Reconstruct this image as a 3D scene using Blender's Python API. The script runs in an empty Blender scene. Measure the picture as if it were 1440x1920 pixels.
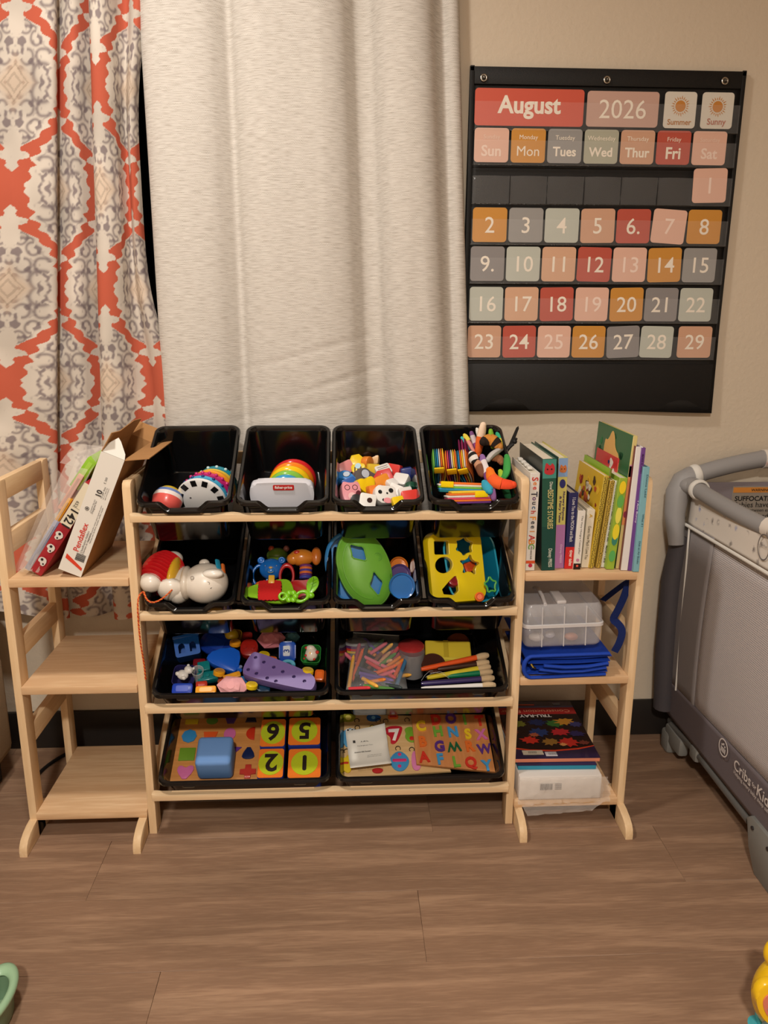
import bpy, bmesh, math, random
import numpy as np
from mathutils import Vector as V, Matrix, Euler
C=bpy.context.scene; COL=C.collection
PI=math.pi; R=math.radians
# ---------------- camera (fitted: horizontal x along the back wall, y into it, z up; metres)
CAMF=1465.63; CAMP=V((0,0,1.1881))
CR=V((0.99876,-0.04961,0.004154)).normalized(); CF=V((0.049094,0.967705,-0.24726)).normalized(); CU=CR.cross(CF).normalized()
cd=bpy.data.cameras.new('camera'); cam=bpy.data.objects.new('camera',cd); COL.objects.link(cam); C.camera=cam
cd.sensor_fit='VERTICAL'; cd.sensor_height=24; cd.lens=CAMF/1920*24; cd.clip_start=.05
M=Matrix((CR,CU,-CF)).transposed().to_4x4(); M.translation=CAMP; cam.matrix_world=M
# ---------------- world, lamps, exposure
w=bpy.data.worlds.new('world'); C.world=w; w.use_nodes=True
w.node_tree.nodes['Background'].inputs[0].default_value=(.9,.8,.7,1); w.node_tree.nodes['Background'].inputs[1].default_value=.02
C.view_settings.view_transform='Standard'; C.view_settings.look='None'; C.view_settings.gamma=1; C.view_settings.use_curve_mapping=False
C.view_settings.exposure=0.22
LAMP=V((-.5,1.12,2.40))
ld=bpy.data.lights.new('ceiling_lamp_light','AREA'); ld.shape='DISK'; ld.size=.16; ld.energy=16; ld.color=(1,.935,.85)
lo=bpy.data.objects.new('ceiling_lamp_light',ld); COL.objects.link(lo); lo.location=LAMP-V((0,0,.035))
ld2=bpy.data.lights.new('room_lamp_light','AREA'); ld2.shape='DISK'; ld2.size=.22; ld2.energy=66; ld2.color=(1,.935,.85)
lo2=bpy.data.objects.new('room_lamp_light',ld2); COL.objects.link(lo2); lo2.location=(-.2,-.95,2.40)

# ---------------- helpers
def lin(c):
    return tuple((x/255/12.92 if x/255<=.04045 else ((x/255+.055)/1.055)**2.4) for x in c)
MATS={}
def mat(name,col=(200,200,200),rough=.5,metal=0,spec=.5,coat=0,alpha=1,trans=0,bump=0,bscale=200,var=0,vscale=8,ior=1.45,sss=0,attr=None,stretch=(1,1,1)):
    if name in MATS: return MATS[name]
    m=bpy.data.materials.new(name); m.use_nodes=True; nt=m.node_tree; b=nt.nodes['Principled BSDF']; L=nt.links
    c=lin(col)+(1,)
    b.inputs['Base Color'].default_value=c; b.inputs['Roughness'].default_value=rough; b.inputs['Metallic'].default_value=metal
    b.inputs['Specular IOR Level'].default_value=spec; b.inputs['Coat Weight'].default_value=coat; b.inputs['Coat Roughness'].default_value=.08
    b.inputs['Alpha'].default_value=alpha; b.inputs['Transmission Weight'].default_value=trans; b.inputs['IOR'].default_value=ior
    if bump or var:
        tc=nt.nodes.new('ShaderNodeTexCoord'); mp=nt.nodes.new('ShaderNodeMapping'); mp.inputs['Scale'].default_value=stretch
        L.new(tc.outputs['Object'],mp.inputs['Vector'])
    if var:
        n=nt.nodes.new('ShaderNodeTexNoise'); n.inputs['Scale'].default_value=vscale; n.inputs['Detail'].default_value=4; L.new(mp.outputs[0],n.inputs['Vector'])
        r=nt.nodes.new('ShaderNodeMapRange'); r.inputs[1].default_value=.3; r.inputs[2].default_value=.7; r.inputs[3].default_value=1-var; r.inputs[4].default_value=1+var
        L.new(n.outputs['Fac'],r.inputs[0])
        mx=nt.nodes.new('ShaderNodeVectorMath'); mx.operation='SCALE'; mx.inputs[0].default_value=c[:3]; L.new(r.outputs[0],mx.inputs['Scale']); L.new(mx.outputs[0],b.inputs['Base Color'])
    if attr:
        a=nt.nodes.new('ShaderNodeAttribute'); a.attribute_name=attr; L.new(a.outputs['Color'],b.inputs['Base Color'])
    if bump:
        n=nt.nodes.new('ShaderNodeTexNoise'); n.inputs['Scale'].default_value=bscale; n.inputs['Detail'].default_value=3; L.new(mp.outputs[0],n.inputs['Vector'])
        bp_=nt.nodes.new('ShaderNodeBump'); bp_.inputs['Strength'].default_value=bump; bp_.inputs['Distance'].default_value=.002
        L.new(n.outputs['Fac'],bp_.inputs['Height']); L.new(bp_.outputs[0],b.inputs['Normal'])
    MATS[name]=m; return m
def plastic(col,rough=.28): return mat('plastic_%d_%d_%d'%tuple(col),col,rough,spec=.5,coat=.25)
def matte(col,rough=.7): return mat('matte_%d_%d_%d'%tuple(col),col,rough,spec=.3)
def fabric(col): return mat('fabric_%d_%d_%d'%tuple(col),col,.9,spec=.15,bump=.5,bscale=600)
def wood(name,c1,c2,axis='x',rough=.55,scale=1.0,rings=1.0):
    if name in MATS: return MATS[name]
    m=bpy.data.materials.new(name); m.use_nodes=True; nt=m.node_tree; b=nt.nodes['Principled BSDF']; L=nt.links
    tc=nt.nodes.new('ShaderNodeTexCoord'); oi=nt.nodes.new('ShaderNodeObjectInfo')
    ad=nt.nodes.new('ShaderNodeVectorMath'); ad.operation='MULTIPLY_ADD'; L.new(oi.outputs['Random'],ad.inputs[0]); ad.inputs[1].default_value=(7.3,5.1,9.7); L.new(tc.outputs['Object'],ad.inputs[2])
    mp=nt.nodes.new('ShaderNodeMapping'); s={'x':(1.2,14,14),'y':(14,1.2,14),'z':(14,14,1.2)}[axis]; mp.inputs['Scale'].default_value=tuple(k*scale for k in s)
    L.new(ad.outputs[0],mp.inputs['Vector'])
    n=nt.nodes.new('ShaderNodeTexNoise'); n.inputs['Scale'].default_value=1.1; n.inputs['Detail'].default_value=5; n.inputs['Distortion'].default_value=.6; L.new(mp.outputs[0],n.inputs['Vector'])
    n2=nt.nodes.new('ShaderNodeTexNoise'); n2.inputs['Scale'].default_value=9; n2.inputs['Detail'].default_value=3; L.new(mp.outputs[0],n2.inputs['Vector'])
    mu=nt.nodes.new('ShaderNodeMath'); mu.operation='MULTIPLY'; mu.inputs[1].default_value=9*rings; L.new(n.outputs['Fac'],mu.inputs[0])
    sn=nt.nodes.new('ShaderNodeMath'); sn.operation='SINE'; L.new(mu.outputs[0],sn.inputs[0])
    m2=nt.nodes.new('ShaderNodeMath'); m2.operation='MULTIPLY_ADD'; m2.inputs[1].default_value=.28; m2.inputs[2].default_value=0.0; L.new(sn.outputs[0],m2.inputs[0])
    m3=nt.nodes.new('ShaderNodeMath'); m3.operation='ADD'; L.new(m2.outputs[0],m3.inputs[0]); L.new(n2.outputs['Fac'],m3.inputs[1]); m3.use_clamp=True
    rp=nt.nodes.new('ShaderNodeValToRGB'); rp.color_ramp.elements[0].position=.2; rp.color_ramp.elements[1].position=.8
    rp.color_ramp.elements[0].color=lin(c2)+(1,); rp.color_ramp.elements[1].color=lin(c1)+(1,); L.new(m3.outputs[0],rp.inputs[0]); L.new(rp.outputs[0],b.inputs['Base Color'])
    b.inputs['Roughness'].default_value=rough; b.inputs['Specular IOR Level'].default_value=.35
    MATS[name]=m; return m
WX=wood('pine_x',(240,216,180),(224,193,152),'x'); WY=wood('pine_y',(238,212,174),(221,189,147),'y'); WZ=wood('pine_z',(238,212,174),(221,189,147),'z')
WXB=wood('pine_x_tan',(236,206,166),(213,175,134),'x')

def FR(o,x,y):
    x=V(x).normalized(); y=V(y); z=x.cross(y).normalized(); y=z.cross(x)
    m=Matrix((x,y,z)).transposed().to_4x4(); m.translation=V(o); return m
def TR(x=0,y=0,z=0): return Matrix.Translation((x,y,z))
def RX(a): return Matrix.Rotation(R(a),4,'X')
def RY(a): return Matrix.Rotation(R(a),4,'Y')
def RZ(a): return Matrix.Rotation(R(a),4,'Z')
class B:
    def __init__(s): s.bm=bmesh.new(); s.mi=0
    def _f(s):
        for f in s.bm.faces:
            if not f.tag: f.tag=True; f.material_index=s.mi
        return s
    def box(s,c,d,M=None,bev=0,seg=2):
        r=bmesh.ops.create_cube(s.bm,size=1); vs=r['verts']
        for v in vs: v.co=V((v.co.x*d[0]+c[0],v.co.y*d[1]+c[1],v.co.z*d[2]+c[2]))
        if bev:
            es=list({e for v in vs for e in v.link_edges}); rr=bmesh.ops.bevel(s.bm,geom=es,offset=min(bev,min(d)*.49),segments=seg,affect='EDGES',profile=.5); vs=list({v for f in rr['faces'] for v in f.verts}|set(v for v in vs if v.is_valid))
        if M:
            for v in vs: v.co=M@v.co
        return s._f()
    def prism(s,pts,h,M=None,bev=0,z0=0):
        n=len(pts); lo=[s.bm.verts.new((p[0],p[1],z0)) for p in pts]; hi=[s.bm.verts.new((p[0],p[1],z0+h)) for p in pts]
        f1=s.bm.faces.new(lo[::-1]); f2=s.bm.faces.new(hi)
        for i in range(n): s.bm.faces.new((lo[i],lo[(i+1)%n],hi[(i+1)%n],hi[i]))
        vs=lo+hi
        if bev:
            es=[e for e in f2.edges]+[e for e in f1.edges]; rr=bmesh.ops.bevel(s.bm,geom=es,offset=bev,segments=2,affect='EDGES',profile=.5)
            vs=list({v for f in rr['faces'] for v in f.verts}|set(v for v in vs if v.is_valid))
        if M:
            for v in vs: v.co=M@v.co
        return s._f()
    def loops(s,ls,close=True,cap0=False,cap1=False,M=None):
        vv=[[s.bm.verts.new((M@V(p)) if M else p) for p in l] for l in ls]; n=len(ls[0])
        for a,b in zip(vv[:-1],vv[1:]):
            for i in range(n if close else n-1): s.bm.faces.new((a[i],a[(i+1)%n],b[(i+1)%n],b[i]))
        if cap0: s.bm.faces.new(vv[0][::-1])
        if cap1: s.bm.faces.new(vv[-1])
        return s._f()
    def tube(s,pts,r,n=8,closed=False,M=None,flat=1):
        pts=[V(p) for p in pts]; N=len(pts); ls=[]; up=None
        for i,p in enumerate(pts):
            if closed: t=pts[(i+1)%N]-pts[i-1]
            else: t=pts[min(i+1,N-1)]-pts[max(i-1,0)]
            t.normalize()
            if up is None: up=t.orthogonal().normalized()
            up=(up-t*up.dot(t)).normalized(); sd=t.cross(up); rr=r[i] if hasattr(r,'__len__') else r
            ls.append([p+(up*math.cos(2*PI*k/n)+sd*math.sin(2*PI*k/n)*flat)*rr for k in range(n)])
        if closed: ls.append(ls[0]); vv=[[s.bm.verts.new(M@q if M else q) for q in l] for l in ls[:-1]]; vv.append(vv[0]); 
        if closed:
            # match seam rotation
            best=min(range(n),key=lambda k:(ls[-2][0]-ls[0][k]).length)
            vv[-1]=[vv[0][(k+best)%n] for k in range(n)]
            for a,b in zip(vv[:-1],vv[1:]):
                for i in range(n): s.bm.faces.new((a[i],a[(i+1)%n],b[(i+1)%n],b[i]))
            return s._f()
        return s.loops(ls,cap0=True,cap1=True,M=M)
    def lathe(s,prof,n=24,M=None,sx=1,sy=1):
        ls=[[((r or 1e-5)*sx*math.cos(2*PI*k/n),(r or 1e-5)*sy*math.sin(2*PI*k/n),z) for k in range(n)] for r,z in prof]
        return s.loops(ls,cap0=prof[0][0]>0,cap1=prof[-1][0]>0,M=M)
    def ell(s,c,r,M=None,u=18,v=10):
        if not hasattr(r,'__len__'): r=(r,r,r)
        mm=Matrix.Translation(c)@Matrix.Diagonal((r[0],r[1],r[2],1))
        bmesh.ops.create_uvsphere(s.bm,u_segments=u,v_segments=v,radius=1,matrix=(M@mm) if M else mm); return s._f()
    def cyl(s,c,r,h,M=None,n=24,bev=0,r2=None):
        r2=r if r2 is None else r2
        if bev: p=[(r-bev,0),(r,bev),(r2,h-bev),(r2-bev,h)]
        else: p=[(r,0),(r2,h)]
        return s.lathe(p,n,(M or Matrix())@Matrix.Translation(c))
    def torus(s,c,r0,r1,M=None,n=28,m=10,sz=1):
        mm=(M or Matrix())@Matrix.Translation(c); 
        ls=[[((r0+r1*math.cos(2*PI*j/m))*math.cos(2*PI*i/n),(r0+r1*math.cos(2*PI*j/m))*math.sin(2*PI*i/n),r1*sz*math.sin(2*PI*j/m)) for i in range(n)] for j in range(m)]
        vv=[[s.bm.verts.new(mm@V(p)) for p in l] for l in ls]
        for j in range(m):
            a,b=vv[j],vv[(j+1)%m]
            for i in range(n): s.bm.faces.new((a[i],a[(i+1)%n],b[(i+1)%n],b[i]))
        return s._f()
    def quad(s,*p): s.bm.faces.new([s.bm.verts.new(q) for q in p]); return s._f()
    def mesh(s,me,M):
        n0=len(s.bm.verts); s.bm.from_mesh(me); s.bm.verts.ensure_lookup_table()
        for v in s.bm.verts[n0:]: v.co=M@v.co
        for f in s.bm.faces:
            if any(v.index<0 or v.index>=n0 for v in f.verts) and not f.tag: pass
        return s._f()
    def text(s,t,size,M,bold=0,fit=None,depth=0.0003,sx=1):
        return s.mesh(textmesh(t,size,bold,fit,depth,sx),M)
    def build(s,name,mats,parent=None,M=None,smooth=40,recalc=True):
        if recalc: bmesh.ops.recalc_face_normals(s.bm,faces=s.bm.faces)
        me=bpy.data.meshes.new(name); s.bm.to_mesh(me); s.bm.free()
        for m in (mats if isinstance(mats,(list,tuple)) else [mats]): me.materials.append(m)
        if smooth:
            me.shade_smooth(); me.set_sharp_from_angle(angle=R(smooth))
        o=bpy.data.objects.new(name,me); COL.objects.link(o)
        if parent: o.parent=parent
        if M: o.matrix_local=M
        return o
TXT={}
def textmesh(t,size,bold=0,fit=None,depth=.0003,sx=1,raw=False):
    k=(t,bold)
    if k not in TXT:
        cu=bpy.data.curves.new('t','FONT'); cu.body=t; cu.size=1; cu.align_x='CENTER'; cu.align_y='CENTER'; cu.offset=bold; cu.resolution_u=3
        o=bpy.data.objects.new('t',cu); COL.objects.link(o); me=bpy.data.meshes.new_from_object(o)
        bpy.data.objects.remove(o); TXT[k]=me
    me=TXT[k].copy(); co=[v.co for v in me.vertices]
    w=max([v.x for v in co])-min([v.x for v in co]) if co else 1
    cy=(max([v.y for v in co])+min([v.y for v in co]))/2 if co else 0
    k=size if not fit else fit/w; ky=size if fit and sx==0 else k
    if sx==0: ky=size/ max(1e-6,(max([v.y for v in co])-min([v.y for v in co])))
    for v in me.vertices: v.co=V((v.co.x*k,(v.co.y-cy)*ky,depth))
    # glyph fills can overlap themselves: lift every fill face by its own few microns
    out=bpy.data.meshes.new('t'); vs=[]; fs=[]
    for i,f in enumerate(me.polygons):
        fs.append(list(range(len(vs),len(vs)+len(f.vertices)))); vs+=[me.vertices[q].co+V((0,0,(i%13)*5e-6)) for q in f.vertices]
    out.from_pydata(vs,[],fs); return out if raw is False else me
def tag(o,label,cat,group=None):
    o['label']=label; o['category']=cat
    if group: o['group']=group
    return o
def T(name,label,cat,M=None,group=None):
    o=bpy.data.objects.new(name,None); COL.objects.link(o); o.empty_display_size=.05
    if M: o.matrix_world=M
    return tag(o,label,cat,group)
def struct(o): o['kind']='structure'; return o
def ray(u,v): return CF+CR*((u-720)/CAMF)-CU*((v-960)/CAMF)
def on(u,v,P,N):
    r=ray(u,v); t=(V(P)-CAMP).dot(V(N))/r.dot(V(N)); return CAMP+r*t
def atY(u,v,y): return on(u,v,(0,y,0),(0,1,0))
def atZ(u,v,z): return on(u,v,(0,0,z),(0,0,1))
def atX(u,v,x): return on(u,v,(x,0,0),(1,0,0))
def smooth_poly(pts,it=2,closed=True):
    for _ in range(it):
        q=[]; n=len(pts)
        for i in range(n if closed else n-1):
            a=V(pts[i]); b=V(pts[(i+1)%n]); q+= [a*.75+b*.25,a*.25+b*.75]
        if not closed: q=[V(pts[0])]+q+[V(pts[-1])]
        pts=q
    return [tuple(p) for p in pts]
def rrect(w,h,r,n=5):
    p=[]
    for cx,cy,a0 in ((w/2-r,h/2-r,0),(-w/2+r,h/2-r,90),(-w/2+r,-h/2+r,180),(w/2-r,-h/2+r,270)):
        for k in range(n+1): a=R(a0+90*k/n); p.append((cx+r*math.cos(a),cy+r*math.sin(a)))
    return p
def circ(r,n=24,sx=1,sy=1,c=(0,0)): return [(c[0]+r*sx*math.cos(2*PI*k/n),c[1]+r*sy*math.sin(2*PI*k/n)) for k in range(n)]
def star(n,r1,r2,rot=90): return [((r1 if k%2==0 else r2)*math.cos(R(rot+180*k/n)),(r1 if k%2==0 else r2)*math.sin(R(rot+180*k/n))) for k in range(2*n)]

# ---------------- setting
YW=2.017
b=B(); b.box((0,.4,-.02),(5,4.6,.03)); fl=struct(b.build('floor',mat('floor_core',(92,78,66),.8)))
def floorwood():
    m=wood('vinyl_plank',(166,134,108),(140,110,88),'x',.42,2.0,1.2)
    nt=m.node_tree; L=nt.links; b=nt.nodes['Principled BSDF']; 
    rp=[n for n in nt.nodes if n.type=='VALTORGB'][0]
    tc=[n for n in nt.nodes if n.type=='TEX_COORD'][0]; oi=[n for n in nt.nodes if n.type=='OBJECT_INFO'][0]
    mr=nt.nodes.new('ShaderNodeMapRange'); mr.inputs[3].default_value=.93; mr.inputs[4].default_value=1.05; L.new(oi.outputs['Random'],mr.inputs[0])
    n=nt.nodes.new('ShaderNodeTexNoise'); n.inputs['Scale'].default_value=1.5; n.inputs['Detail'].default_value=3
    mp=nt.nodes.new('ShaderNodeMapping'); mp.inputs['Scale'].default_value=(1.5,9,1); L.new(tc.outputs['Object'],mp.inputs[0]); L.new(mp.outputs[0],n.inputs['Vector'])
    m4=nt.nodes.new('ShaderNodeMapRange'); m4.inputs[1].default_value=.3; m4.inputs[2].default_value=.7; m4.inputs[3].default_value=.86; m4.inputs[4].default_value=1.1; L.new(n.outputs['Fac'],m4.inputs[0])
    mm=nt.nodes.new('ShaderNodeMath'); mm.operation='MULTIPLY'; L.new(mr.outputs[0],mm.inputs[0]); L.new(m4.outputs[0],mm.inputs[1])
    sc=nt.nodes.new('ShaderNodeVectorMath'); sc.operation='SCALE'; L.new(rp.outputs[0],sc.inputs[0]); L.new(mm.outputs[0],sc.inputs['Scale']); L.new(sc.outputs[0],b.inputs['Base Color'])
    # fine embossed grain + cathedral rings in the bump
    bp_=nt.nodes.new('ShaderNodeBump'); bp_.inputs['Strength'].default_value=.25; bp_.inputs['Distance'].default_value=.001
    m3=[x for x in nt.nodes if x.type=='MATH' and x.operation=='ADD'][0]; L.new(m3.outputs[0],bp_.inputs['Height']); L.new(bp_.outputs[0],b.inputs['Normal'])
    return m
FW=floorwood()
ends={0:[-.547,.731],-1:[.146],-2:[-.35],1:[.2],2:[-.35],-3:[.55],3:[.35]}
for r in range(-16,4):
    y0=1.405+.19*r
    y1=min(y0+.19,YW)
    base=ends.get(r,[((r*.437)%1.27)-.6]); x=base[0]
    while x>-2.5: x-=1.275
    k=0
    while x<2.5:
        a=max(x,-2.5); c=min(x+1.275,2.5)
        if c-a>.01:
            b=B(); b.box(((a+c)/2,(y0+y1)/2,-.0025),(c-a-.0005,y1-y0-.0005,.005),bev=.0004,seg=1); b.build('plank',FW,fl)
        x+=1.275
WALL=mat('orange_peel_wall',(212,198,178),.85,spec=.2,bump=.55,bscale=95)
b=B()   # back wall with a window opening (behind the curtains)
wx0,wx1,wz0,wz1=-1.25,.16,.95,2.12
for (a,c,e,f) in ((-2.5,wx0,0,2.45),(wx1,2.5,0,2.45),(wx0,wx1,0,wz0),(wx0,wx1,wz1,2.45)):
    b.box(((a+c)/2,YW+.06,(e+f)/2),(c-a,.12,f-e))
struct(b.build('wall_back',WALL))
b=B(); b.box((-2.56,.4,1.22),(.12,4.6,2.45)); struct(b.build('wall_left',WALL))
b=B(); b.box((2.56,.4,1.22),(.12,4.6,2.45)); struct(b.build('wall_right',WALL))
b=B(); b.box((0,-1.9,1.22),(5,.12,2.45)); struct(b.build('wall_front',WALL))
b=B(); b.box((0,.4,2.48),(5.2,4.8,.06)); struct(b.build('ceiling',WALL))
b=B(); b.box((0,YW-.006,.055),(5,.012,.11),bev=.003); struct(b.build('baseboard_back',mat('dark_baseboard',(38,33,30),.5)))
WT=mat('window_white',(215,210,200),.5)
b=B()
for (a,c,e,f) in ((wx0,wx0+.05,wz0,wz1),(wx1-.05,wx1,wz0,wz1),(wx0,wx1,wz0,wz0+.05),(wx0,wx1,wz1-.05,wz1),(-.56,-.53,wz0,wz1)): b.box(((a+c)/2,YW+.07,(e+f)/2),(c-a,.05,f-e),bev=.004)
wi=struct(b.build('window_1',WT))
b=B(); b.box(((wx0+wx1)/2,YW+.07,(wz0+wz1)/2),(wx1-wx0-.1,.006,wz1-wz0-.1)); b.build('pane',mat('night_glass',(10,11,16),.06,spec=.6),wi)
b=B(); b.box(((wx0+wx1)/2,YW-.0,wz0-.01),(wx1-wx0+.06,.03,.02),bev=.004); b.build('window_sill',WT,wi)
# ceiling lamp fixtures

# ---------------- curtains
def cloth(name,prof,z0,z1,nz,dx,m,colfn=None,sway=None,thick=.0012,hem=None):
    P=[V((p[0],p[1],0)) for p in prof]; P=[V((q[0],q[1],0)) for q in smooth_poly([tuple(p) for p in P],3,False)]
    L=[0]
    for a,c in zip(P[:-1],P[1:]): L.append(L[-1]+(c-a).length)
    L=np.array(L); px=np.array([p.x for p in P]); py=np.array([p.y for p in P])
    n=int(L[-1]/dx); s=np.linspace(0,L[-1],n); X=np.interp(s,L,px); Y=np.interp(s,L,py)
    Z=np.linspace(z0,z1,nz); SS,ZZ=np.meshgrid(s,Z); XX=np.tile(X,(nz,1)); YY=np.tile(Y,(nz,1))
    if sway: XX,YY,ZZ=sway(XX,YY,ZZ,SS)
    co=np.stack([XX,YY,ZZ],-1).reshape(-1,3)
    idx=np.arange(nz*n).reshape(nz,n); F=np.stack([idx[:-1,:-1],idx[:-1,1:],idx[1:,1:],idx[1:,:-1]],-1).reshape(-1,4)
    me=bpy.data.meshes.new(name); me.vertices.add(len(co)); me.vertices.foreach_set('co',co.ravel())
    me.loops.add(F.size); me.loops.foreach_set('vertex_index',F.ravel()); me.polygons.add(len(F)); me.polygons.foreach_set('loop_start',np.arange(len(F))*4)
    me.update(); me.validate(); me.shade_smooth(); me.materials.append(m)
    uv=me.uv_layers.new(name='UVMap'); uvs=np.stack([SS.ravel()[F.ravel()],ZZ.ravel()[F.ravel()]],-1); uv.data.foreach_set('uv',uvs.ravel())
    if colfn is not None:
        c=colfn(SS.ravel(),ZZ.ravel()); at=me.color_attributes.new('Col','FLOAT_COLOR','POINT'); at.data.foreach_set('color',np.concatenate([c,np.ones((len(c),1))],1).astype(np.float32).ravel())
    o=bpy.data.objects.new(name,me); COL.objects.link(o)
    if thick: sm=o.modifiers.new('thick','SOLIDIFY'); sm.thickness=thick; sm.offset=1
    return o
def snoise(x,y,seed=0,oct=4):
    rng=np.random.RandomState(seed); o=np.zeros_like(x); a=1.0;f=1.0
    for k in range(oct):
        for j in range(4):
            t=rng.rand()*2*np.pi; ph=rng.rand(2)*6.28
            o+=a*np.sin(f*(x*np.cos(t)+y*np.sin(t))+ph[0]+1.3*np.sin(f*.7*(y*np.cos(t)-x*np.sin(t))+ph[1]))/4
        a*=.6; f*=1.9
    return o
PX,PZ=.24,.433
TV=[0,.10,.16,.24,.27,.36,.40,.48,.52,.60,.635,.69,.74,.79,.835,.865,.90,.93,.965,1.0]
TW=[1.0,.99,.93,.96,.86,.88,.77,.74,.60,.55,.40,.22,.15,.33,.36,.13,.10,.14,.08,0]
def damask(s,z):
    coral=np.array(lin((190,94,72))); out=np.tile(coral,(len(s),1)); white=np.array(lin((206,197,186))); grey=np.array(lin((120,108,112))); beige=np.array(lin((205,180,156)))
    best=np.full(len(s),-9.); 
    s=s+.002*snoise(s*90,z*90,5,2); 
    for k in (0,1):
        u=(s-.235+.125-k*PX/2+PX/2)%PX-PX/2; v=(z-1.239-k*PZ/2+PZ/2)%PZ-PZ/2
        du=np.abs(u)/(PX*.385); dv=np.abs(v)/(PZ*.42)
        w=np.interp(dv,TV,TW,right=-1)
        w=w*(1+.05*np.sin(dv*41)*(dv<.62))
        ins=(du<w)
        # curls cut into the finial shoulders
        cu=((du-.19)**2*2.2+(dv-.735)**2*4)<.0032
        ins&=~cu
        t=1-du/np.maximum(w,.001)
        c=np.tile(white,(len(s),1))
        a=np.abs(u)*150; d=np.abs(v)*150
        nz=snoise(a*1.0,d*.8,3,3); bl=np.clip((nz-.12)*3.2,0,1)*np.clip((t-.1)*8,0,1)*np.clip((w-.3)*5,0,1)
        c=c*(1-.85*bl[:,None])+grey*.85*bl[:,None]
        # scroll rings
        for (cu_,cv_,rr) in ((.62,.30,.15),(.58,.12,.2),(.45,.5,.13),(.2,.62,.12),(.25,.30,.14)):
            q=np.hypot((du-cu_)*1.0,(dv-cv_)*1.7)/rr; ang=np.arctan2(dv-cv_,du-cu_)
            ringm=np.exp(-((q-1+.25*np.sin(ang))*4.2)**2)*(np.sin(ang+cu_*9)>-.55)*np.clip((t-.03)*20,0,1)
            c=c*(1-.75*ringm[:,None])+grey*.9*.75*ringm[:,None]
        dd=du/.42+dv/.30; cen=np.clip((1.25-dd)*2,0,1)*.6; c=c*(1-cen[:,None])+beige*cen[:,None]
        rg=((dd>.28)&(dd<.42))|((dd>.62)&(dd<.72)); c[rg]=c[rg]*.78
        wash=np.clip(snoise(s*30+k,z*22,9,3)*.35,-.18,.18); c=c*(1+wash[:,None]*.6)
        out[ins]=c[ins]
    out*= (1+.04*snoise(s*60,z*12,2,2))[:,None]
    return np.clip(out,0,1)
def clothmat(name,attr=None,col=None,weave=True):
    m=mat(name,col or (200,190,180),.85,spec=.2,attr=attr); nt=m.node_tree; L=nt.links; b_=nt.nodes['Principled BSDF']
    uv=nt.nodes.new('ShaderNodeUVMap')
    if weave:   # slubbed herringbone: horizontal slubs + fine diagonal ribs
        mp=nt.nodes.new('ShaderNodeMapping'); mp.inputs['Scale'].default_value=(38,620,1); L.new(uv.outputs[0],mp.inputs[0])
        n=nt.nodes.new('ShaderNodeTexNoise'); n.inputs['Scale'].default_value=1; n.inputs['Detail'].default_value=4; n.inputs['Distortion'].default_value=.4; L.new(mp.outputs[0],n.inputs['Vector'])
        sx=nt.nodes.new('ShaderNodeSeparateXYZ'); L.new(uv.outputs[0],sx.inputs[0])
        pg=nt.nodes.new('ShaderNodeMath'); pg.operation='PINGPONG'; pg.inputs[1].default_value=.016; L.new(sx.outputs[0],pg.inputs[0])
        ad=nt.nodes.new('ShaderNodeMath'); ad.operation='MULTIPLY_ADD'; ad.inputs[1].default_value=1.6; L.new(pg.outputs[0],ad.inputs[0]); L.new(sx.outputs[1],ad.inputs[2])
        ml=nt.nodes.new('ShaderNodeMath'); ml.operation='MULTIPLY'; ml.inputs[1].default_value=1100; L.new(ad.outputs[0],ml.inputs[0])
        sn=nt.nodes.new('ShaderNodeMath'); sn.operation='SINE'; L.new(ml.outputs[0],sn.inputs[0])
        n2=nt.nodes.new('ShaderNodeTexNoise'); n2.inputs['Scale'].default_value=1; n2.inputs['Detail'].default_value=3
        mp2=nt.nodes.new('ShaderNodeMapping'); mp2.inputs['Scale'].default_value=(16,150,1); L.new(uv.outputs[0],mp2.inputs[0]); L.new(mp2.outputs[0],n2.inputs['Vector'])
        gt=nt.nodes.new('ShaderNodeMapRange'); gt.inputs[1].default_value=.46; gt.inputs[2].default_value=.66; L.new(n2.outputs['Fac'],gt.inputs[0])
        mu=nt.nodes.new('ShaderNodeMath'); mu.operation='MULTIPLY'; L.new(sn.outputs[0],mu.inputs[0]); L.new(gt.outputs[0],mu.inputs[1])
        sm=nt.nodes.new('ShaderNodeMath'); sm.operation='MULTIPLY_ADD'; sm.inputs[1].default_value=.16; L.new(mu.outputs[0],sm.inputs[0]); L.new(n.outputs['Fac'],sm.inputs[2])
        rp=nt.nodes.new('ShaderNodeValToRGB'); e=rp.color_ramp.elements; e[0].position=.28; e[0].color=lin((178,171,162))+(1,); e[1].position=.5; e[1].color=lin((209,204,197))+(1,)
        e2=rp.color_ramp.elements.new(.8); e2.color=lin((228,224,217))+(1,); L.new(sm.outputs[0],rp.inputs[0]); L.new(rp.outputs[0],b_.inputs['Base Color'])
        bp_=nt.nodes.new('ShaderNodeBump'); bp_.inputs['Strength'].default_value=.5; bp_.inputs['Distance'].default_value=.001; L.new(sm.outputs[0],bp_.inputs['Height']); L.new(bp_.outputs[0],b_.inputs['Normal'])
    return m
cp=[(-1.08,1.945),(-.9,1.965),(-.83,1.935),(-.76,1.925),(-.70,1.925),(-.667,1.922),(-.656,1.932),(-.66,1.955),(-.672,1.968),(-.662,1.972),(-.648,1.955),(-.63,1.948),(-.612,1.952),(-.595,1.975),(-.575,1.998),(-.552,1.998),(-.548,1.98),(-.566,1.958),(-.568,1.934),(-.556,1.918),(-.535,1.915),(-.515,1.925),(-.50,1.950),(-.482,1.975),(-.468,1.976),(-.455,1.955),(-.44,1.948),(-.432,1.955),(-.428,1.972)]
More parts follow.
